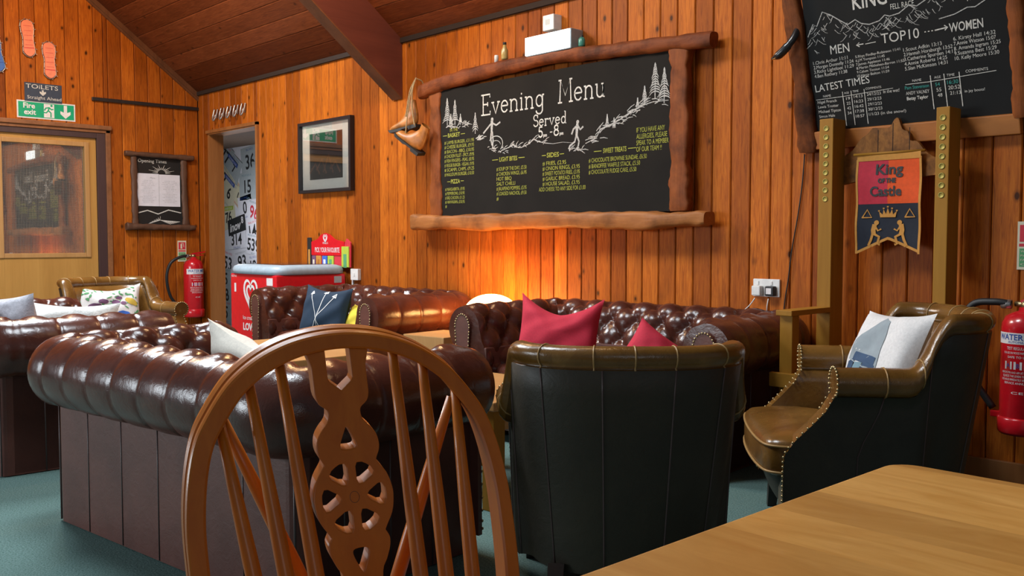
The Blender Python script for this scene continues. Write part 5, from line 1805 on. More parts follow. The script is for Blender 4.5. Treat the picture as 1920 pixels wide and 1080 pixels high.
# two against the back wall
sofa('oxblood chesterfield beside the red freezer, navy arrow cushion on it', (-5.31, 3.51, 0), R_(1), 0.665, SG, b=0.37)
sofa('oxblood chesterfield between lamp and throne with bright pink cushions', (-2.985, 3.50, 0), R_(4), 0.72, SG, b=0.365)

# ------------------------------------------------------------------ cushions


def cushion(label, loc, rot, w, h, th, matn, group=None, seed=1, pinch=0.10, sag=0.0, prints=None):
    """pillow standing in its local x,z plane, front face -y, origin at its lower edge"""
    rr = random.Random(seed)
    ph = [rr.random() * 6.3 for _ in range(8)]

    def S(u, v, side, off=0.0):
        """u,v in -1..1"""
        ex = 1 - pinch * (1 - abs(v) ** 2.2) * abs(u) ** 3
        ez = 1 - pinch * (1 - abs(u) ** 2.2) * abs(v) ** 3
        x = u * w / 2 * ex
        z = h / 2 + v * h / 2 * ez
        if sag and v > 0:
            z -= sag * h * v * (1 - abs(u) ** 1.6)
        prof = max(0.0, (1 - abs(u) ** 2.4) * (1 - abs(v) ** 2.4)) ** 0.55
        wr = 0.06 * math.sin(5 * u + 3 * v + ph[0]) + 0.05 * math.sin(-4 * u + 6 * v + ph[1]) + 0.03 * math.sin(11 * u + 5 * v + ph[2]) + 0.03 * math.sin(-9 * v + 8 * u + ph[3])
        y = side * th / 2 * prof * (1 + wr * 1.4)
        return Vector((x, y + side * off, z))
    n = 25
    g = [-1 + 2 * i / (n - 1) for i in range(n)]
    mb = MB()
    mb.grid(lambda i, j: S(g[i], g[j], -1), n, n)
    mb.grid(lambda i, j: S(g[n - 1 - i], g[j], 1), n, n)
    t = tag(mb.build('cushion', matn, None, loc), label, 'cushion', group)
    t.rotation_euler = rot
    return t, S


def onto(S, mb, side=-1, off=0.002):
    """lay flat print geometry (x,z in -1..1) on the cushion's front"""
    mb.v = [tuple(S(max(-0.99, min(0.99, x)), max(-0.99, min(0.99, z)), side, off)) for x, y, z in mb.v]
    return mb


def fine(pts, n=8):
    out = []
    for p, q in zip(pts[:-1], pts[1:]):
        for i in range(n):
            out.append((lerp(p[0], q[0], i / n), lerp(p[1], q[1], i / n)))
    out.append(pts[-1])
    return out


def patch(mb, poly, nseg=10):
    """convex patch filled as small quads so that it can follow a curved cover"""
    xs = sorted(p[0] for p in poly)
    z0, z1 = min(p[1] for p in poly), max(p[1] for p in poly)
    rows = []
    for k in range(nseg + 1):
        z = lerp(z0, z1, k / nseg)
        z = min(max(z, z0 + 1e-6), z1 - 1e-6)
        hit = []
        for p, q in zip(poly, poly[1:] + poly[:1]):
            if (p[1] - z) * (q[1] - z) <= 0 and abs(p[1] - q[1]) > 1e-9:
                hit.append(lerp(p[0], q[0], (z - p[1]) / (q[1] - p[1])))
        rows.append((min(hit), max(hit), z))
    m = 8
    vs, fs = [], []
    for a, b2, z in rows:
        for i in range(m + 1):
            vs.append((lerp(a, b2, i / m), 0, z))
    for k in range(nseg):
        for i in range(m):
            a = k * (m + 1) + i
            fs.append((a, a + 1, a + m + 2, a + m + 1))
    mb.add(vs, fs, True)


CG = None
# navy cushion with white arrows on the far sofa
t, S = cushion('navy cushion with three crossed white arrows', (-5.17, 3.15, 0.37), (R_(-14), R_(2), R_(14)), 0.40, 0.345, 0.15, 'navy_fabric', CG, 3, sag=0.06)
mb = MB()
for x0, x1 in ((-0.42, 0.42), (0.10, -0.05), (0.52, -0.30)):
    pass
for a_, b_ in (((-0.42, 0.74), (0.30, -0.95)), ((0.12, 0.86), (0.0, -0.95)), ((0.52, 0.66), (-0.32, -0.95))):
    mb.ribbon(fine([a_, b_], 12), 0.022, 0)
    d = Vector((a_[0] - b_[0], a_[1] - b_[1])).normalized()
    q = Vector((-d.y, d.x))
    tip = Vector(a_) + d * 0.10
    for sg in (-1, 1):
        e = Vector(a_) - d * 0.06 + q * sg * 0.075
        mb.ribbon(fine([tuple(tip), tuple(e)], 3), 0.035, 0)
    mb.ribbon(fine([tuple(Vector(a_) - d * 0.05 - q * 0.05), tuple(Vector(a_) - d * 0.05 + q * 0.05)], 3), 0.05, 0)
onto(S, mb).build('arrow_print', 'print_white', t)
cushion('yellow cushion half hidden behind the navy arrow cushion', (-4.94, 3.24, 0.385), (R_(-24), 0, R_(-8)), 0.30, 0.22, 0.12, 'yellow_fabric', CG, 4)
t, S = cushion('small blue and white cushion showing just its tip over the sofa arm', (-4.79, 3.56, 0.385), (R_(-12), R_(14), R_(20)), 0.26, 0.27, 0.10, 'white_fabric', CG, 6)
mb = MB(); patch(mb, [(-0.85, -0.8), (-0.1, -0.8), (-0.1, 0.85), (-0.85, 0.85)]); onto(S, mb).build('blue_panel', 'print_navy', t)
# pink cushions on the right sofa
cushion('large bright pink cushion with a slumped top edge', (-3.10, 3.16, 0.372), (R_(-13), R_(3), R_(25)), 0.42, 0.37, 0.17, 'pink_fabric', 'pink cushions on one sofa', 7, pinch=0.08, sag=0.22)
cushion('smaller pink cushion tucked against the sofa arm nearest the throne', (-2.565, 3.12, 0.325), (R_(-22), R_(34), R_(35)), 0.34, 0.31, 0.13, 'pink_fabric', 'pink cushions on one sofa', 8)
# cream cushion on the near sofa
cushion('cream cushion leaning inside the sofa back next to the windsor chair', (-3.04, 1.63, 0.37), (R_(24), R_(14), R_(8)), 0.48, 0.33, 0.15, 'cream_fabric', CG, 9, sag=0.05)
# fleecy cushions on the left sofa
cushion('pale grey fleece cushion beside the fluffy white one', (-4.86, 1.28, 0.40), (R_(6), R_(-5), R_(35)), 0.36, 0.34, 0.14, 'grey_fleece', CG, 10)
cushion('fluffy white cushion lying low along the sofa arm', (-5.02, 1.57, 0.40), (R_(-10), R_(2), R_(52)), 0.50, 0.29, 0.17, 'white_fleece', CG, 11, sag=0.05)

# ------------------------------------------------------------------ tub armchairs (front towards local -y)


def tub_chair(label, loc, rz, group, sc=1.0):
    t = thing('leather_armchair', label, 'armchair', loc, rz, group)
    t.scale = (sc, sc, sc)
    HB, HA = 0.735, 0.575
    hw = 0.315
    # plan path from left arm front, round the back, to right arm front (at full width)
    path = []
    for i in range(16):
        path.append((-hw - 0.012 * (1 - i / 16), lerp(-0.24, 0.06, i / 16)))
    for i in range(49):
        an = R_(lerp(180, 0, i / 48))
        c_, s_ = math.cos(an), math.sin(an)
        q = 2.5
        den = (abs(c_) ** q + abs(s_) ** q) ** (1 / q)
        path.append((hw * c_ / den, 0.06 + 0.235 * s_ / den))
    for i in range(1, 17):
        path.append((hw + 0.012 * (i / 16), lerp(0.06, -0.24, i / 16)))
    m = len(path)
    arcl = [0.0]
    for i in range(1, m):
        arcl.append(arcl[-1] + math.dist(path[i], path[i - 1]))
    nrm = []
    for i in range(m):
        p, q_ = path[max(i - 1, 0)], path[min(i + 1, m - 1)]
        tx, ty = q_[0] - p[0], q_[1] - p[1]
        l = math.hypot(tx, ty)
        nrm.append((-ty / l, tx / l))

    def top(y):
        return HA + (HB - HA) * smooth01((y + 0.01) / 0.13)

    yfront = lambda z: -0.24 + (0.02 if z > 0.5 else 0.02 * smooth01((z - 0.42) / 0.08)) - 0.125 * smooth01((0.475 - z) / 0.185)
    NS = 9

    def section(i):
        x, y = path[i]
        h = top(y)
        arm = 1 - smooth01((y + 0.01) / 0.13)
        rr_ = lerp(0.031, 0.046, arm)
        oc = lerp(-0.030, -0.018, arm)
        zc = h - rr_
        pts = []
        zlow = 0.13
        zj = zc - rr_ * 0.9
        for k in range(NS):
            pts.append((0.0 if arm < 0.01 else 0.0, lerp(zlow, zj, k / (NS - 1))))
        roll = []
        for k in range(13):
            an = lerp(-48, 228, k / 12)
            roll.append((oc + rr_ * 1.15 * math.cos(R_(an)), zc + rr_ * math.sin(R_(an))))
        inn = []
        for k in range(NS):
            inn.append((lerp(-0.075, -0.068, arm), lerp(zj, zlow, k / (NS - 1))))
        return pts + roll + inn

    def place(i, o, z):
        x, y = path[i]
        nx, ny = nrm[i]
        f = (z - 0.13) / 0.6
        back = smooth01((y - 0.0) / 0.15)
        sx = lerp(1.0, lerp(0.80, 1.0, max(0, min(1, f))), 0.35 + 0.65 * back)
        yy = y
        # the back rakes: lower edge comes forward
        yy -= back * (0.085 * (1 - max(0, min(1, f))))
        if y < 0.05:
            yf = yfront(z)
            s_ = (0.06 - y) / 0.30
            yy = lerp(0.06, yf, max(0, min(1, s_))) if y < 0.06 else yy
        return (x * sx + nx * o, yy + ny * o, z)
    secs = [section(i) for i in range(m)]
    ns_ = len(secs[0])
    mb = MB()
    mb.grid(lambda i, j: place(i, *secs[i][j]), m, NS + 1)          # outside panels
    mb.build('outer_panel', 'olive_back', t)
    mb = MB()
    mb.grid(lambda i, j: place(i, *secs[i][j + NS - 1]), m, 15)        # rolled top edge
    mb.build('rolled_edge', 'olive_leather', t)
    mb = MB()
    mb.grid(lambda i, j: place(i, *secs[i][j + NS + 12]), m, NS + 1 - 1)    # inside
    mb.build('inner_back', 'olive_leather', t)
    # arm fronts
    for i, nm in ((0, -1), (m - 1, 1)):
        ring = [place(i, *s_) for s_ in secs[i]]
        mb = MB()
        n2 = ns_ // 2
        vs, fs = [], []
        for k in range(n2):
            a, c = ring[k], ring[ns_ - 1 - k]
            vs += [a, c]
        for k in range(n2 - 1):
            fs.append((2 * k, 2 * k + 1, 2 * k + 3, 2 * k + 2))
        vs.append(ring[n2]); fs.append((2 * n2 - 2, 2 * n2 - 1, 2 * n2))
        mb.add([(p[0], p[1] - 0.001, p[2]) for p in vs], fs, True)
        fp = mb.build('arm_front', 'olive_leather', t)
        mb = MB()
        last = None
        line = [Vector(p) for p in ring[:NS]] + [Vector(p) for p in ring[NS:ns_ - NS + 2]]
        dense = catmull(line, 6)
        for p in dense:
            if last is None or (p - last).length > 0.0125:
                mb.lathe([(0.0052, -0.001), (0.004, 0.003), (0.0015, 0.0045)], 7, Matrix.Translation((p.x - nm * 0.004, p.y - 0.001, p.z)) @ Matrix.Rotation(R_(90), 4, 'X'))
                last = p
        mb.build('nailhead_trim', 'brass', fp)
    # seams
    mb = MB()
    for f in (0.10, 0.20, 0.33, 0.435, 0.56, 0.67, 0.80, 0.90):
        i = min(range(m), key=lambda ii: abs(arcl[ii] - f * arcl[-1]))
        mb = MB(); mb.tube([Vector(place(i, o + 0.0006, z)) for o, z in secs[i][:NS]], 0.0022, 5)
        mb.build('panel_seam', 'piping_dark', t)
    for f in (0.10, 0.17, 0.33, 0.43, 0.50, 0.57, 0.67, 0.83, 0.90):
        i = min(range(m), key=lambda ii: abs(arcl[ii] - f * arcl[-1]))
        pts = []
        for o, z in secs[i][NS - 1:NS + 13]:
            pts.append(Vector(place(i, o * 1.0, z)))
        c = sum(pts, Vector()) / len(pts)
        mb = MB(); mb.tube([p + (p - c).normalized() * 0.0004 for p in pts], 0.0026, 5)
        mb.build('edge_seam', 'piping_tan', t)
    # seat cushion: T shape standing forward of the arms
    outl = [(-0.15, 0.13), (-0.215, 0.02), (-0.24, -0.22), (-0.285, -0.25), (-0.30, -0.30), (-0.285, -0.395), (-0.20, -0.425), (0, -0.435), (0.20, -0.425), (0.285, -0.395), (0.30, -0.30), (0.285, -0.25), (0.24, -0.22), (0.215, 0.02), (0.15, 0.13)]
    O = catmull([(x, y, 0) for x, y in outl], 4, True)
    mb = MB()
    prof = [(0.0, 0.235), (0.93, 0.235), (0.985, 0.245), (1.0, 0.262), (1.0, 0.318), (0.99, 0.338), (0.95, 0.350), (0.8, 0.362), (0.5, 0.372), (0.0, 0.376)]
    mb.grid(lambda i, j: (O[i].x * prof[j][0], -0.13 + (O[i].y + 0.13) * prof[j][0], prof[j][1]), len(O), len(prof), cu=True)
    sc_ = mb.build('seat_cushion', 'olive_leather', t)
    mb = MB()
    for zz in (0.330, 0.250):
        mb.tube([(p.x * 1.0, -0.13 + (p.y + 0.13) * 1.0, zz) for p in O] + [(O[0].x, O[0].y, zz)], 0.0042, 6)
    mb.build('cushion_piping', 'piping_tan', sc_)
    # front rail, bowed, coming down to the legs
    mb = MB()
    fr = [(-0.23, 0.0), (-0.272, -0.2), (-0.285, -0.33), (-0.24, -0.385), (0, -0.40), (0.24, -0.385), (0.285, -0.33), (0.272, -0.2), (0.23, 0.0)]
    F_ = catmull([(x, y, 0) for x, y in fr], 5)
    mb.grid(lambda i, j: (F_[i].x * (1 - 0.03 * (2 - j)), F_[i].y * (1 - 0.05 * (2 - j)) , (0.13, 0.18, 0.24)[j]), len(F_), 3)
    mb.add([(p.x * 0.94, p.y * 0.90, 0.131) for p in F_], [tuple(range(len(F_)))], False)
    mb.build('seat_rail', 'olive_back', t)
    for x, y, dx, dy in ((-0.235, -0.31, -0.01, -0.012), (0.235, -0.31, 0.01, -0.012), (-0.19, 0.165, -0.012, 0.05), (0.19, 0.165, 0.012, 0.05)):
        mb = MB(); mb.tube([(x, y, 0.15), (x + dx, y + dy, 0.0)], [0.030, 0.021], 4, up=(1, 1, 0)); mb.sm = [False] * len(mb.sm); mb.build('leg', 'dark_leg', t)
    return t


AG = 'olive leather tub armchairs'
tub_chair('leather tub armchair turning its dark panelled back to the dining table', (-1.681, 1.985, 0), R_(227.1), AG)
tub_chair('olive leather tub armchair in front of the throne with lettered cushion', (-1.45, 3.10, 0), R_(-50.8), AG, 1.05)
tub_chair('olive leather tub armchair by the glazed door holding a floral cushion', (-6.10, 2.23, 0), R_(103.7), AG, 1.03)

# letter A cushion on the right armchair
t, S = cushion('white cushion with a grey and navy letter A', (-1.50, 3.05, 0.395), (R_(-22), R_(-3), R_(-34)), 0.41, 0.385, 0.14, 'white_fabric', CG, 12)
mb = MB(); patch(mb, [(-0.62, -0.05), (0.40, -0.28), (0.22, 0.80), (-0.02, 0.86)]); onto(S, mb).build('grey_shape', 'print_grey', t)
mb = MB(); patch(mb, [(-0.86, -0.84), (-0.60, -0.10), (-0.30, -0.02), (-0.48, -0.84)]); patch(mb, [(0.02, -0.86), (0.36, -0.86), (0.34, -0.10), (0.02, -0.06)]); patch(mb, [(-0.45, -0.06), (0.3, -0.16), (0.3, 0.02), (-0.3, 0.08)]); onto(S, mb, off=0.003).build('letter_a', 'print_navy', t)
mb = MB(); patch(mb, [(-0.48, -0.84), (0.02, -0.86), (0.0, -0.12), (-0.22, -0.12)]); onto(S, mb, off=0.0025).build('teal_shape', 'print_teal', t)

# floral cushion on the far armchair
t, S = cushion('white cushion printed with plants and blue mushrooms', (-6.17, 2.20, 0.385), (R_(-20), 0, R_(78)), 0.42, 0.35, 0.13, 'white_fabric', CG, 13, sag=0.10)
rr = random.Random(21)
def blob(mb, cx, cz, rx, rz_, a=0.0):
    ca, sa = math.cos(a), math.sin(a)
    patch(mb, [(cx + rx * math.cos(k / 14 * 6.283) * ca - rz_ * math.sin(k / 14 * 6.283) * sa, cz + rx * math.cos(k / 14 * 6.283) * sa + rz_ * math.sin(k / 14 * 6.283) * ca) for k in range(14)], 6)
mb = MB()
for k in range(75):
    blob(mb, rr.uniform(-0.92, 0.92), rr.uniform(-0.9, 0.92), rr.uniform(0.03, 0.11), rr.uniform(0.02, 0.045), rr.uniform(-1.5, 1.5))
onto(S, mb).build('leaf_print', 'print_green', t)
mb = MB()
for x, z, a_, b_ in ((-0.42, 0.06, 0.2, 0.11), (-0.16, 0.24, 0.15, 0.12), (0.2, 0.20, 0.13, 0.12), (0.3, 0.42, 0.10, 0.08), (0.42, 0.16, 0.09, 0.09)):
    blob(mb, x, z, a_, b_)
onto(S, mb, off=0.003).build('plum_print', 'print_plum', t)
mb = MB(); blob(mb, 0.68, 0.22, 0.26, 0.12, -0.7); onto(S, mb, off=0.003).build('mustard_print', 'print_mustard', t)
mb = MB(); blob(mb, 0.40, -0.28, 0.2, 0.10); blob(mb, 0.46, -0.55, 0.14, 0.09); mb.ribbon(fine([(0.4, -0.28), (0.42, -0.7)], 5), 0.05, 0); onto(S, mb, off=0.003).build('mushroom_print', 'print_blue', t)

# ------------------------------------------------------------------ coffee tables, lamp


def coffee_table(label, loc, rz, lx, ly, h, group):
    t = thing('coffee_table', label, 'coffee table', loc, rz, group)
    mb = MB(); mb.box(-lx / 2, lx / 2, -ly / 2, ly / 2, h - 0.035, h, 0.005); mb.build('table_top', 'coffee_pine', t)
    mb = MB(); 
    for s_ in (-1, 1):
        mb.box(-lx / 2 + 0.06, lx / 2 - 0.06, s_ * (ly / 2 - 0.04) - 0.012, s_ * (ly / 2 - 0.04) + 0.012, h - 0.115, h - 0.035)
        mb.box(s_ * (lx / 2 - 0.04) - 0.012, s_ * (lx / 2 - 0.04) + 0.012, -ly / 2 + 0.06, ly / 2 - 0.06, h - 0.115, h - 0.035)
    mb.build('apron', 'coffee_pine', t)
    for sx in (-1, 1):
        for sy in (-1, 1):
            mb = MB(); mb.box(-0.03, 0.03, -0.03, 0.03, 0, h - 0.035, 0.003); mb.build('leg', 'post_oak', t, (sx * (lx / 2 - 0.042), sy * (ly / 2 - 0.042), 0))
    return t


coffee_table('low pine coffee table in front of the navy arrow cushion', (-4.55, 2.53, 0), R_(2), 1.0, 0.50, 0.41, 'pine coffee tables between the sofas')
coffee_table('low pine coffee table wedged between the dark-backed armchair and a sofa arm', (-2.83, 2.50, 0), R_(4), 0.62, 0.56, 0.41, 'pine coffee tables between the sofas')
t = coffee_table('small pine side table under the glowing lamp', (-4.17, 3.55, 0), 0, 0.60, 0.72, 0.40, None)
t['category'] = 'side table'
mb = MB()
mb.box(-0.16, 0.16, -0.16, 0.16, 0.0, 0.075, 0.004)
o = mb.build('wooden_box', 'oak_bead', None, (-4.08, 3.28, 0.40), R_(6))
tag(o, 'pale wooden box in front of the glowing lamp', 'box')

t = thing('table_lamp', 'glowing domed glass lamp on the pine side table', 'lamp', (-4.19, 3.735, 0.40))
mb = MB(); mb.lathe([(0.085, 0), (0.085, 0.012), (0.05, 0.022), (0.022, 0.04), (0.018, 0.14)], 24); mb.build('base', 'dark_metal', t)
mb = MB()
mb.lathe([(0.02, 0.135), (0.10, 0.138), (0.150, 0.150)] + [(0.165 * math.cos(R_(a_)), 0.160 + 0.115 * math.sin(R_(a_))) for a_ in range(0, 88, 8)] + [(0.003, 0.275)], 36)
mb.build('glass_shade', 'lamp_glass', t)

# ------------------------------------------------------------------ dining table in the foreground
t = thing('dining_table', 'light oak dining table with broad staves and rounded corner', 'table', (0.145, 0.74, 0))
X0, X1, Y0_, Y1_ = -0.652, 0.70, -0.42, 0.375
def rrect(x0, x1, y0, y1, r):
    out = []
    for cx, cy, a0 in ((x1 - r, y1 - r, 0), (x0 + r, y1 - r, 90), (x0 + r, y0 + r, 180), (x1 - r, y0 + r, 270)):
        for k in range(7):
            an = R_(a0 + 15 * k)
            out.append((cx + r * math.cos(an), cy + r * math.sin(an)))
    return out
mb = MB()
lv = [(0.0, 0.700, 0.004), (0.0, 0.704, 0.0), (0.0, 0.724, 0.0), (0.0, 0.7285, 0.0018), (0.0, 0.730, 0.006)]
rows = [rrect(X0 + i_, X1 - i_, Y0_ + i_, Y1_ - i_, 0.028) for _, _, i_ in lv]
n = len(rows[0])
mb.grid(lambda i, j: (rows[i][j][0], rows[i][j][1], lv[i][1]), len(lv), n, cv=True)
mb.add([(p[0], p[1], 0.730) for p in rows[-1]], [tuple(range(n))], False)
mb.add([(p[0], p[1], 0.700) for p in rows[0]], [tuple(range(n - 1, -1, -1))], False)
mb.build('table_top', 'table_planks', t)
mb = MB()
for s_ in (-1, 1):
    mb.box(X0 + 0.08, X1 - 0.08, (Y1_ - 0.06 if s_ > 0 else Y0_ + 0.04), (Y1_ - 0.04 if s_ > 0 else Y0_ + 0.06), 0.62, 0.70)
    mb.box((X1 - 0.06 if s_ > 0 else X0 + 0.04), (X1 - 0.04 if s_ > 0 else X0 + 0.06), Y0_ + 0.08, Y1_ - 0.08, 0.62, 0.70)
mb.build('apron', 'table_oak', t)
for x in (X0 + 0.07, X1 - 0.07):
    for y in (Y0_ + 0.07, Y1_ - 0.07):
        mb = MB(); mb.lathe([(0.024, 0), (0.03, 0.05), (0.034, 0.25), (0.03, 0.45), (0.036, 0.55), (0.036, 0.70)], 16); mb.build('leg', 'table_oak', t, (x, y, 0))

# ------------------------------------------------------------------ wheelback windsor chair in the foreground
PHI = R_(-12)
TL = R_(18)
# local frame: front towards -y ; the hoop plane passes the point (0, 0, 0.7075)
t = thing('windsor_chair', 'golden wheel-back windsor chair drawn up beside the dining table', 'chair', (-1.046, 0.691, 0), PHI + R_(90))
CZ = 0.7075
SEAT = 0.435


def HP(x, s_, d=0.0):
    """point in the raked back: x across, s_ up the rake from its reference, d forward of the plane"""
    return Vector((x, s_ * math.sin(TL) - d * math.cos(TL), CZ + s_ * math.cos(TL) - d * math.sin(TL) * 1.0 + 0 * d))


# across direction: local +x is the sitter's left, which is image right here
hoop_half = [(0.204, -0.300), (0.211, -0.235), (0.217, -0.17), (0.2195, -0.115), (0.2195, -0.058), (0.2135, -0.004), (0.2025, 0.040), (0.186, 0.072), (0.156, 0.113), (0.120, 0.142), (0.082, 0.1605), (0.042, 0.171), (0.0, 0.1745)]
hoop_half = [(x * 1.025, z) for x, z in hoop_half]
hp_ = hoop_half + [(-x, z) for x, z in reversed(hoop_half[:-1])]
HC = catmull([(x, z, 0) for x, z in hp_], 10)
mh = len(HC)


def hoop_fn(i, j):
    p = HC[i]
    tg = (HC[min(i + 1, mh - 1)] - HC[max(i - 1, 0)]).normalized()
    outw = Vector((tg.y, -tg.x, 0))       # pointing outwards
    if outw.x * p.x + outw.y * (p.y + 0.06) < 0:
        outw = -outw
    W, D = 0.0235, 0.034
    prof = [(-W, 0.0), (-W * 0.85, 0.002), (-0.003, 0.002), (-0.0008, 0.0), (0.0, -0.004), (-0.0002, -0.009), (-0.0022, -0.011), (-0.0022, -0.013), (0.0002, -0.0145), (0.001, -0.023), (-0.001, -0.031), (-0.004, -0.034), (-W * 0.8, -0.034), (-W, -0.031)]
    o, d = prof[j]
    q = p + outw * o
    return HP(q.x, q.y, d)


mb = MB()
mb.grid(hoop_fn, mh, 14, cv=True)
mb.sm = [False] * len(mb.sm)
mb.build('hoop', 'chair_beech', t)

# wheel splat: pierced, cut as one flat outline with holes
half = [(0.038, 0.152), (0.0378, 0.125), (0.0375, 0.10), (0.037, 0.085), (0.033, 0.075), (0.0235, 0.067), (0.022, 0.058), (0.025, 0.048), (0.034, 0.038), (0.0405, 0.028), (0.043, 0.016), (0.0415, 0.006), (0.0365, -0.004), (0.0375, -0.010), (0.0485, -0.026), (0.0540, -0.045), (0.0540, -0.060), (0.0495, -0.078), (0.038, -0.097), (0.0375, -0.102), (0.0415, -0.110), (0.0405, -0.121), (0.0355, -0.133), (0.033, -0.138), (0.026, -0.152), (0.024, -0.19), (0.028, -0.23), (0.03, -0.295)]
KX = 1.0
SX = -0.008
outl = [(x * KX, z) for x, z in half] + [(-x * KX, z) for x, z in reversed(half)]
cu = bpy.data.curves.new('tmp', 'CURVE')
cu.dimensions = '2D'
cu.fill_mode = 'BOTH'
cu.extrude = 0.0078
cu.bevel_depth = 0.0012
cu.bevel_resolution = 1


def spline(pts):
    s_ = cu.splines.new('POLY')
    s_.points.add(len(pts) - 1)
    for q, p in zip(s_.points, pts):
        q.co = (p[0] + SX, p[1], 0, 1)
    s_.use_cyclic_u = True


spline([(p.x, p.y) for p in catmull([(a, b2, 0) for a, b2 in outl], 3, True)])
spline([(-0.0185, 0.165), (-0.0185, 0.108), (-0.016, 0.103), (0.0, 0.090), (0.016, 0.103), (0.0185, 0.108), (0.0185, 0.165)])
cu.splines[1].points[0].co = (-0.0185 + SX, 0.1505, 0, 1)
cu.splines[1].points[6].co = (0.0185 + SX, 0.1505, 0, 1)
spline([(p.x, p.y) for p in catmull([(0.0, 0.043, 0), (0.0055, 0.034, 0), (0.012, 0.018, 0), (0.009, 0.011, 0), (-0.009, 0.011, 0), (-0.012, 0.018, 0), (-0.0055, 0.034, 0)], 3, True)])
spline([(p.x, p.y) for p in catmull([(0.0, -0.150, 0), (0.0055, -0.141, 0), (0.012, -0.124, 0), (0.008, -0.117, 0), (-0.008, -0.117, 0), (-0.012, -0.124, 0), (-0.0055, -0.141, 0)], 3, True)])
wc = -0.052
for k in range(6):
    mid = R_(60 * k)
    hw_ = 0.0052
    r0, r1 = 0.0165, 0.0455
    # wedge between two spokes: sides parallel to the spokes, outer edge on the rim
    e0, e1 = mid - R_(30), mid + R_(30)
    def edge(r, e, sg):
        return (r * math.cos(e) - sg * hw_ * math.sin(e), r * math.sin(e) + sg * hw_ * math.cos(e))
    core = (r0 * math.cos(mid), r0 * math.sin(mid))
    pts = [core, edge(0.021, e1, -1), edge(0.037, e1, -1)]
    pts += [(0.0435 * math.cos(e1 - R_(11)), 0.0435 * math.sin(e1 - R_(11)))]
    pts += [(r1 * math.cos(mid + R_(a_)), r1 * math.sin(mid + R_(a_))) for a_ in (9, 0, -9)]
    pts += [(0.0435 * math.cos(e0 + R_(11)), 0.0435 * math.sin(e0 + R_(11)))]
    pts += [edge(0.037, e0, 1), edge(0.021, e0, 1)]
    spline([(x, wc + z * 1.08) for x, z in pts])
ob = bpy.data.objects.new('tmp', cu)
me = bpy.data.meshes.new_from_object(ob)
mb = MB()
mb.add([HP(v.co.x, v.co.y, -0.013 + v.co.z) for v in me.vertices], [list(p.vertices) for p in me.polygons], False)
bpy.data.objects.remove(ob); bpy.data.curves.remove(cu); bpy.data.meshes.remove(me)
sp_ = mb.build('wheel_splat', 'chair_beech', t)
mb = MB()
ring = [HP(SX + 0.0065 * math.cos(k / 16 * 6.2832), wc + 0.0075 * math.sin(k / 16 * 6.2832), -0.0048) for k in range(17)]
mb.tube(ring, 0.0009, 5)
mb.build('boss_ring', 'brown_trim', sp_)


def inner_top(x):
    ins = []
    for i in range(1, mh - 1):
        tg = (HC[i + 1] - HC[i - 1]).normalized()
        ow = Vector((tg.y, -tg.x, 0))
        if ow.x * HC[i].x + ow.y * (HC[i].y + 0.06) < 0:
            ow = -ow
        ins.append(HC[i] - ow * 0.019)
    zs = [(abs(p.x - x), p.y) for p in ins if p.y > -0.08]
    return min(zs)[1]


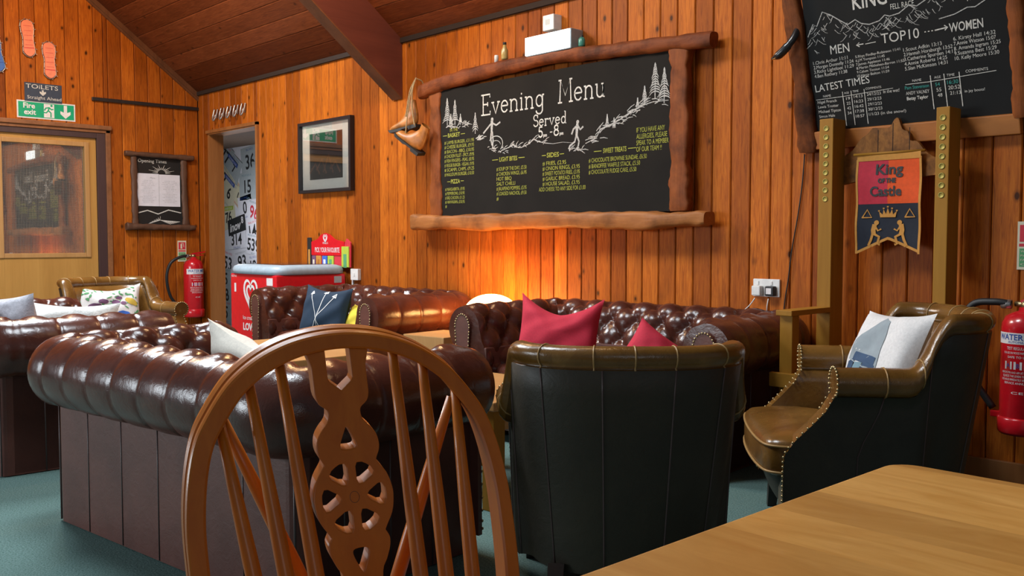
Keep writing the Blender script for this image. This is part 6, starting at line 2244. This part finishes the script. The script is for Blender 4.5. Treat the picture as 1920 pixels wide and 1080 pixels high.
for x in (-0.172, -0.130, -0.087, 0.078, 0.122, 0.168):
    zt = inner_top(x)
    xb = x * 0.80
    p0, p1 = HP(x, zt, -0.017), HP(xb + 0.008, -0.285, -0.005)
    pts = [p0.lerp(p1, f) for f in (0, 0.25, 0.5, 0.75, 1)]
    mb = MB(); mb.tube(pts, [0.0066, 0.0082, 0.0100, 0.0106, 0.0098], 14)
    mb.build('spindle', 'chair_beech', t)
for x in (-0.168, 0.164):
    p0 = HP(x, 0.064 if x < 0 else 0.058, -0.026)
    p1 = Vector((0.03 * (1 if x > 0 else -1), 0.055, SEAT - 0.005))
    p1 = Vector((0.045 if x > 0 else -0.010, 0.045, SEAT - 0.012))
    pts = [p0.lerp(p1, f) for f in (0, 0.3, 0.6, 1)]
    mb = MB(); mb.tube(pts, [0.0066, 0.0090, 0.0104, 0.0098], 14)
    mb.build('brace_spindle', 'chair_beech', t)
# saddle seat with bobtail
so = [(-0.19, -0.085), (-0.215, -0.22), (-0.205, -0.42), (-0.12, -0.475), (0, -0.485), (0.12, -0.475), (0.205, -0.42), (0.215, -0.22), (0.19, -0.085), (0.12, -0.03), (0.055, -0.01), (0.05, 0.075), (-0.05, 0.075), (-0.055, -0.01), (-0.12, -0.03)]
O = catmull([(x, y, 0) for x, y in so], 4, True)
mb = MB()
prof = [(0.90, SEAT - 0.038), (0.97, SEAT - 0.032), (1.0, SEAT - 0.018), (0.985, SEAT - 0.004), (0.95, SEAT)]
mb.grid(lambda i, j: (O[i].x * prof[j][0], -0.22 + (O[i].y + 0.22) * prof[j][0], prof[j][1]), len(O), len(prof), cu=True)
mb.add([(p.x * 0.95, -0.22 + (p.y + 0.22) * 0.95, SEAT) for p in O], [tuple(range(len(O)))], False)
mb.add([(p.x * 0.90, -0.22 + (p.y + 0.22) * 0.90, SEAT - 0.038) for p in O], [tuple(range(len(O) - 1, -1, -1))], False)
mb.build('seat', 'chair_beech', t)
for x, y, dx, dy in ((-0.15, -0.36, -0.05, -0.05), (0.15, -0.36, 0.05, -0.05), (-0.12, -0.10, -0.06, 0.09), (0.12, -0.10, 0.06, 0.09)):
    mb = MB(); mb.tube([(x, y, SEAT - 0.03), (x + dx * 0.4, y + dy * 0.4, 0.27), (x + dx * 0.6, y + dy * 0.6, 0.16), (x + dx, y + dy, 0)], [0.014, 0.020, 0.017, 0.011], 12); mb.build('leg', 'chair_beech', t)
for s_ in (-1, 1):
    mb = MB(); mb.tube([(s_ * 0.176, -0.385, 0.19), (s_ * 0.160, -0.22, 0.19), (s_ * 0.152, -0.055, 0.19)], [0.009, 0.013, 0.009], 10); mb.build('side_stretcher', 'chair_beech', t)
mb = MB(); mb.tube([(-0.16, -0.22, 0.19), (0, -0.22, 0.19), (0.16, -0.22, 0.19)], [0.009, 0.013, 0.009], 10); mb.build('cross_stretcher', 'chair_beech', t)
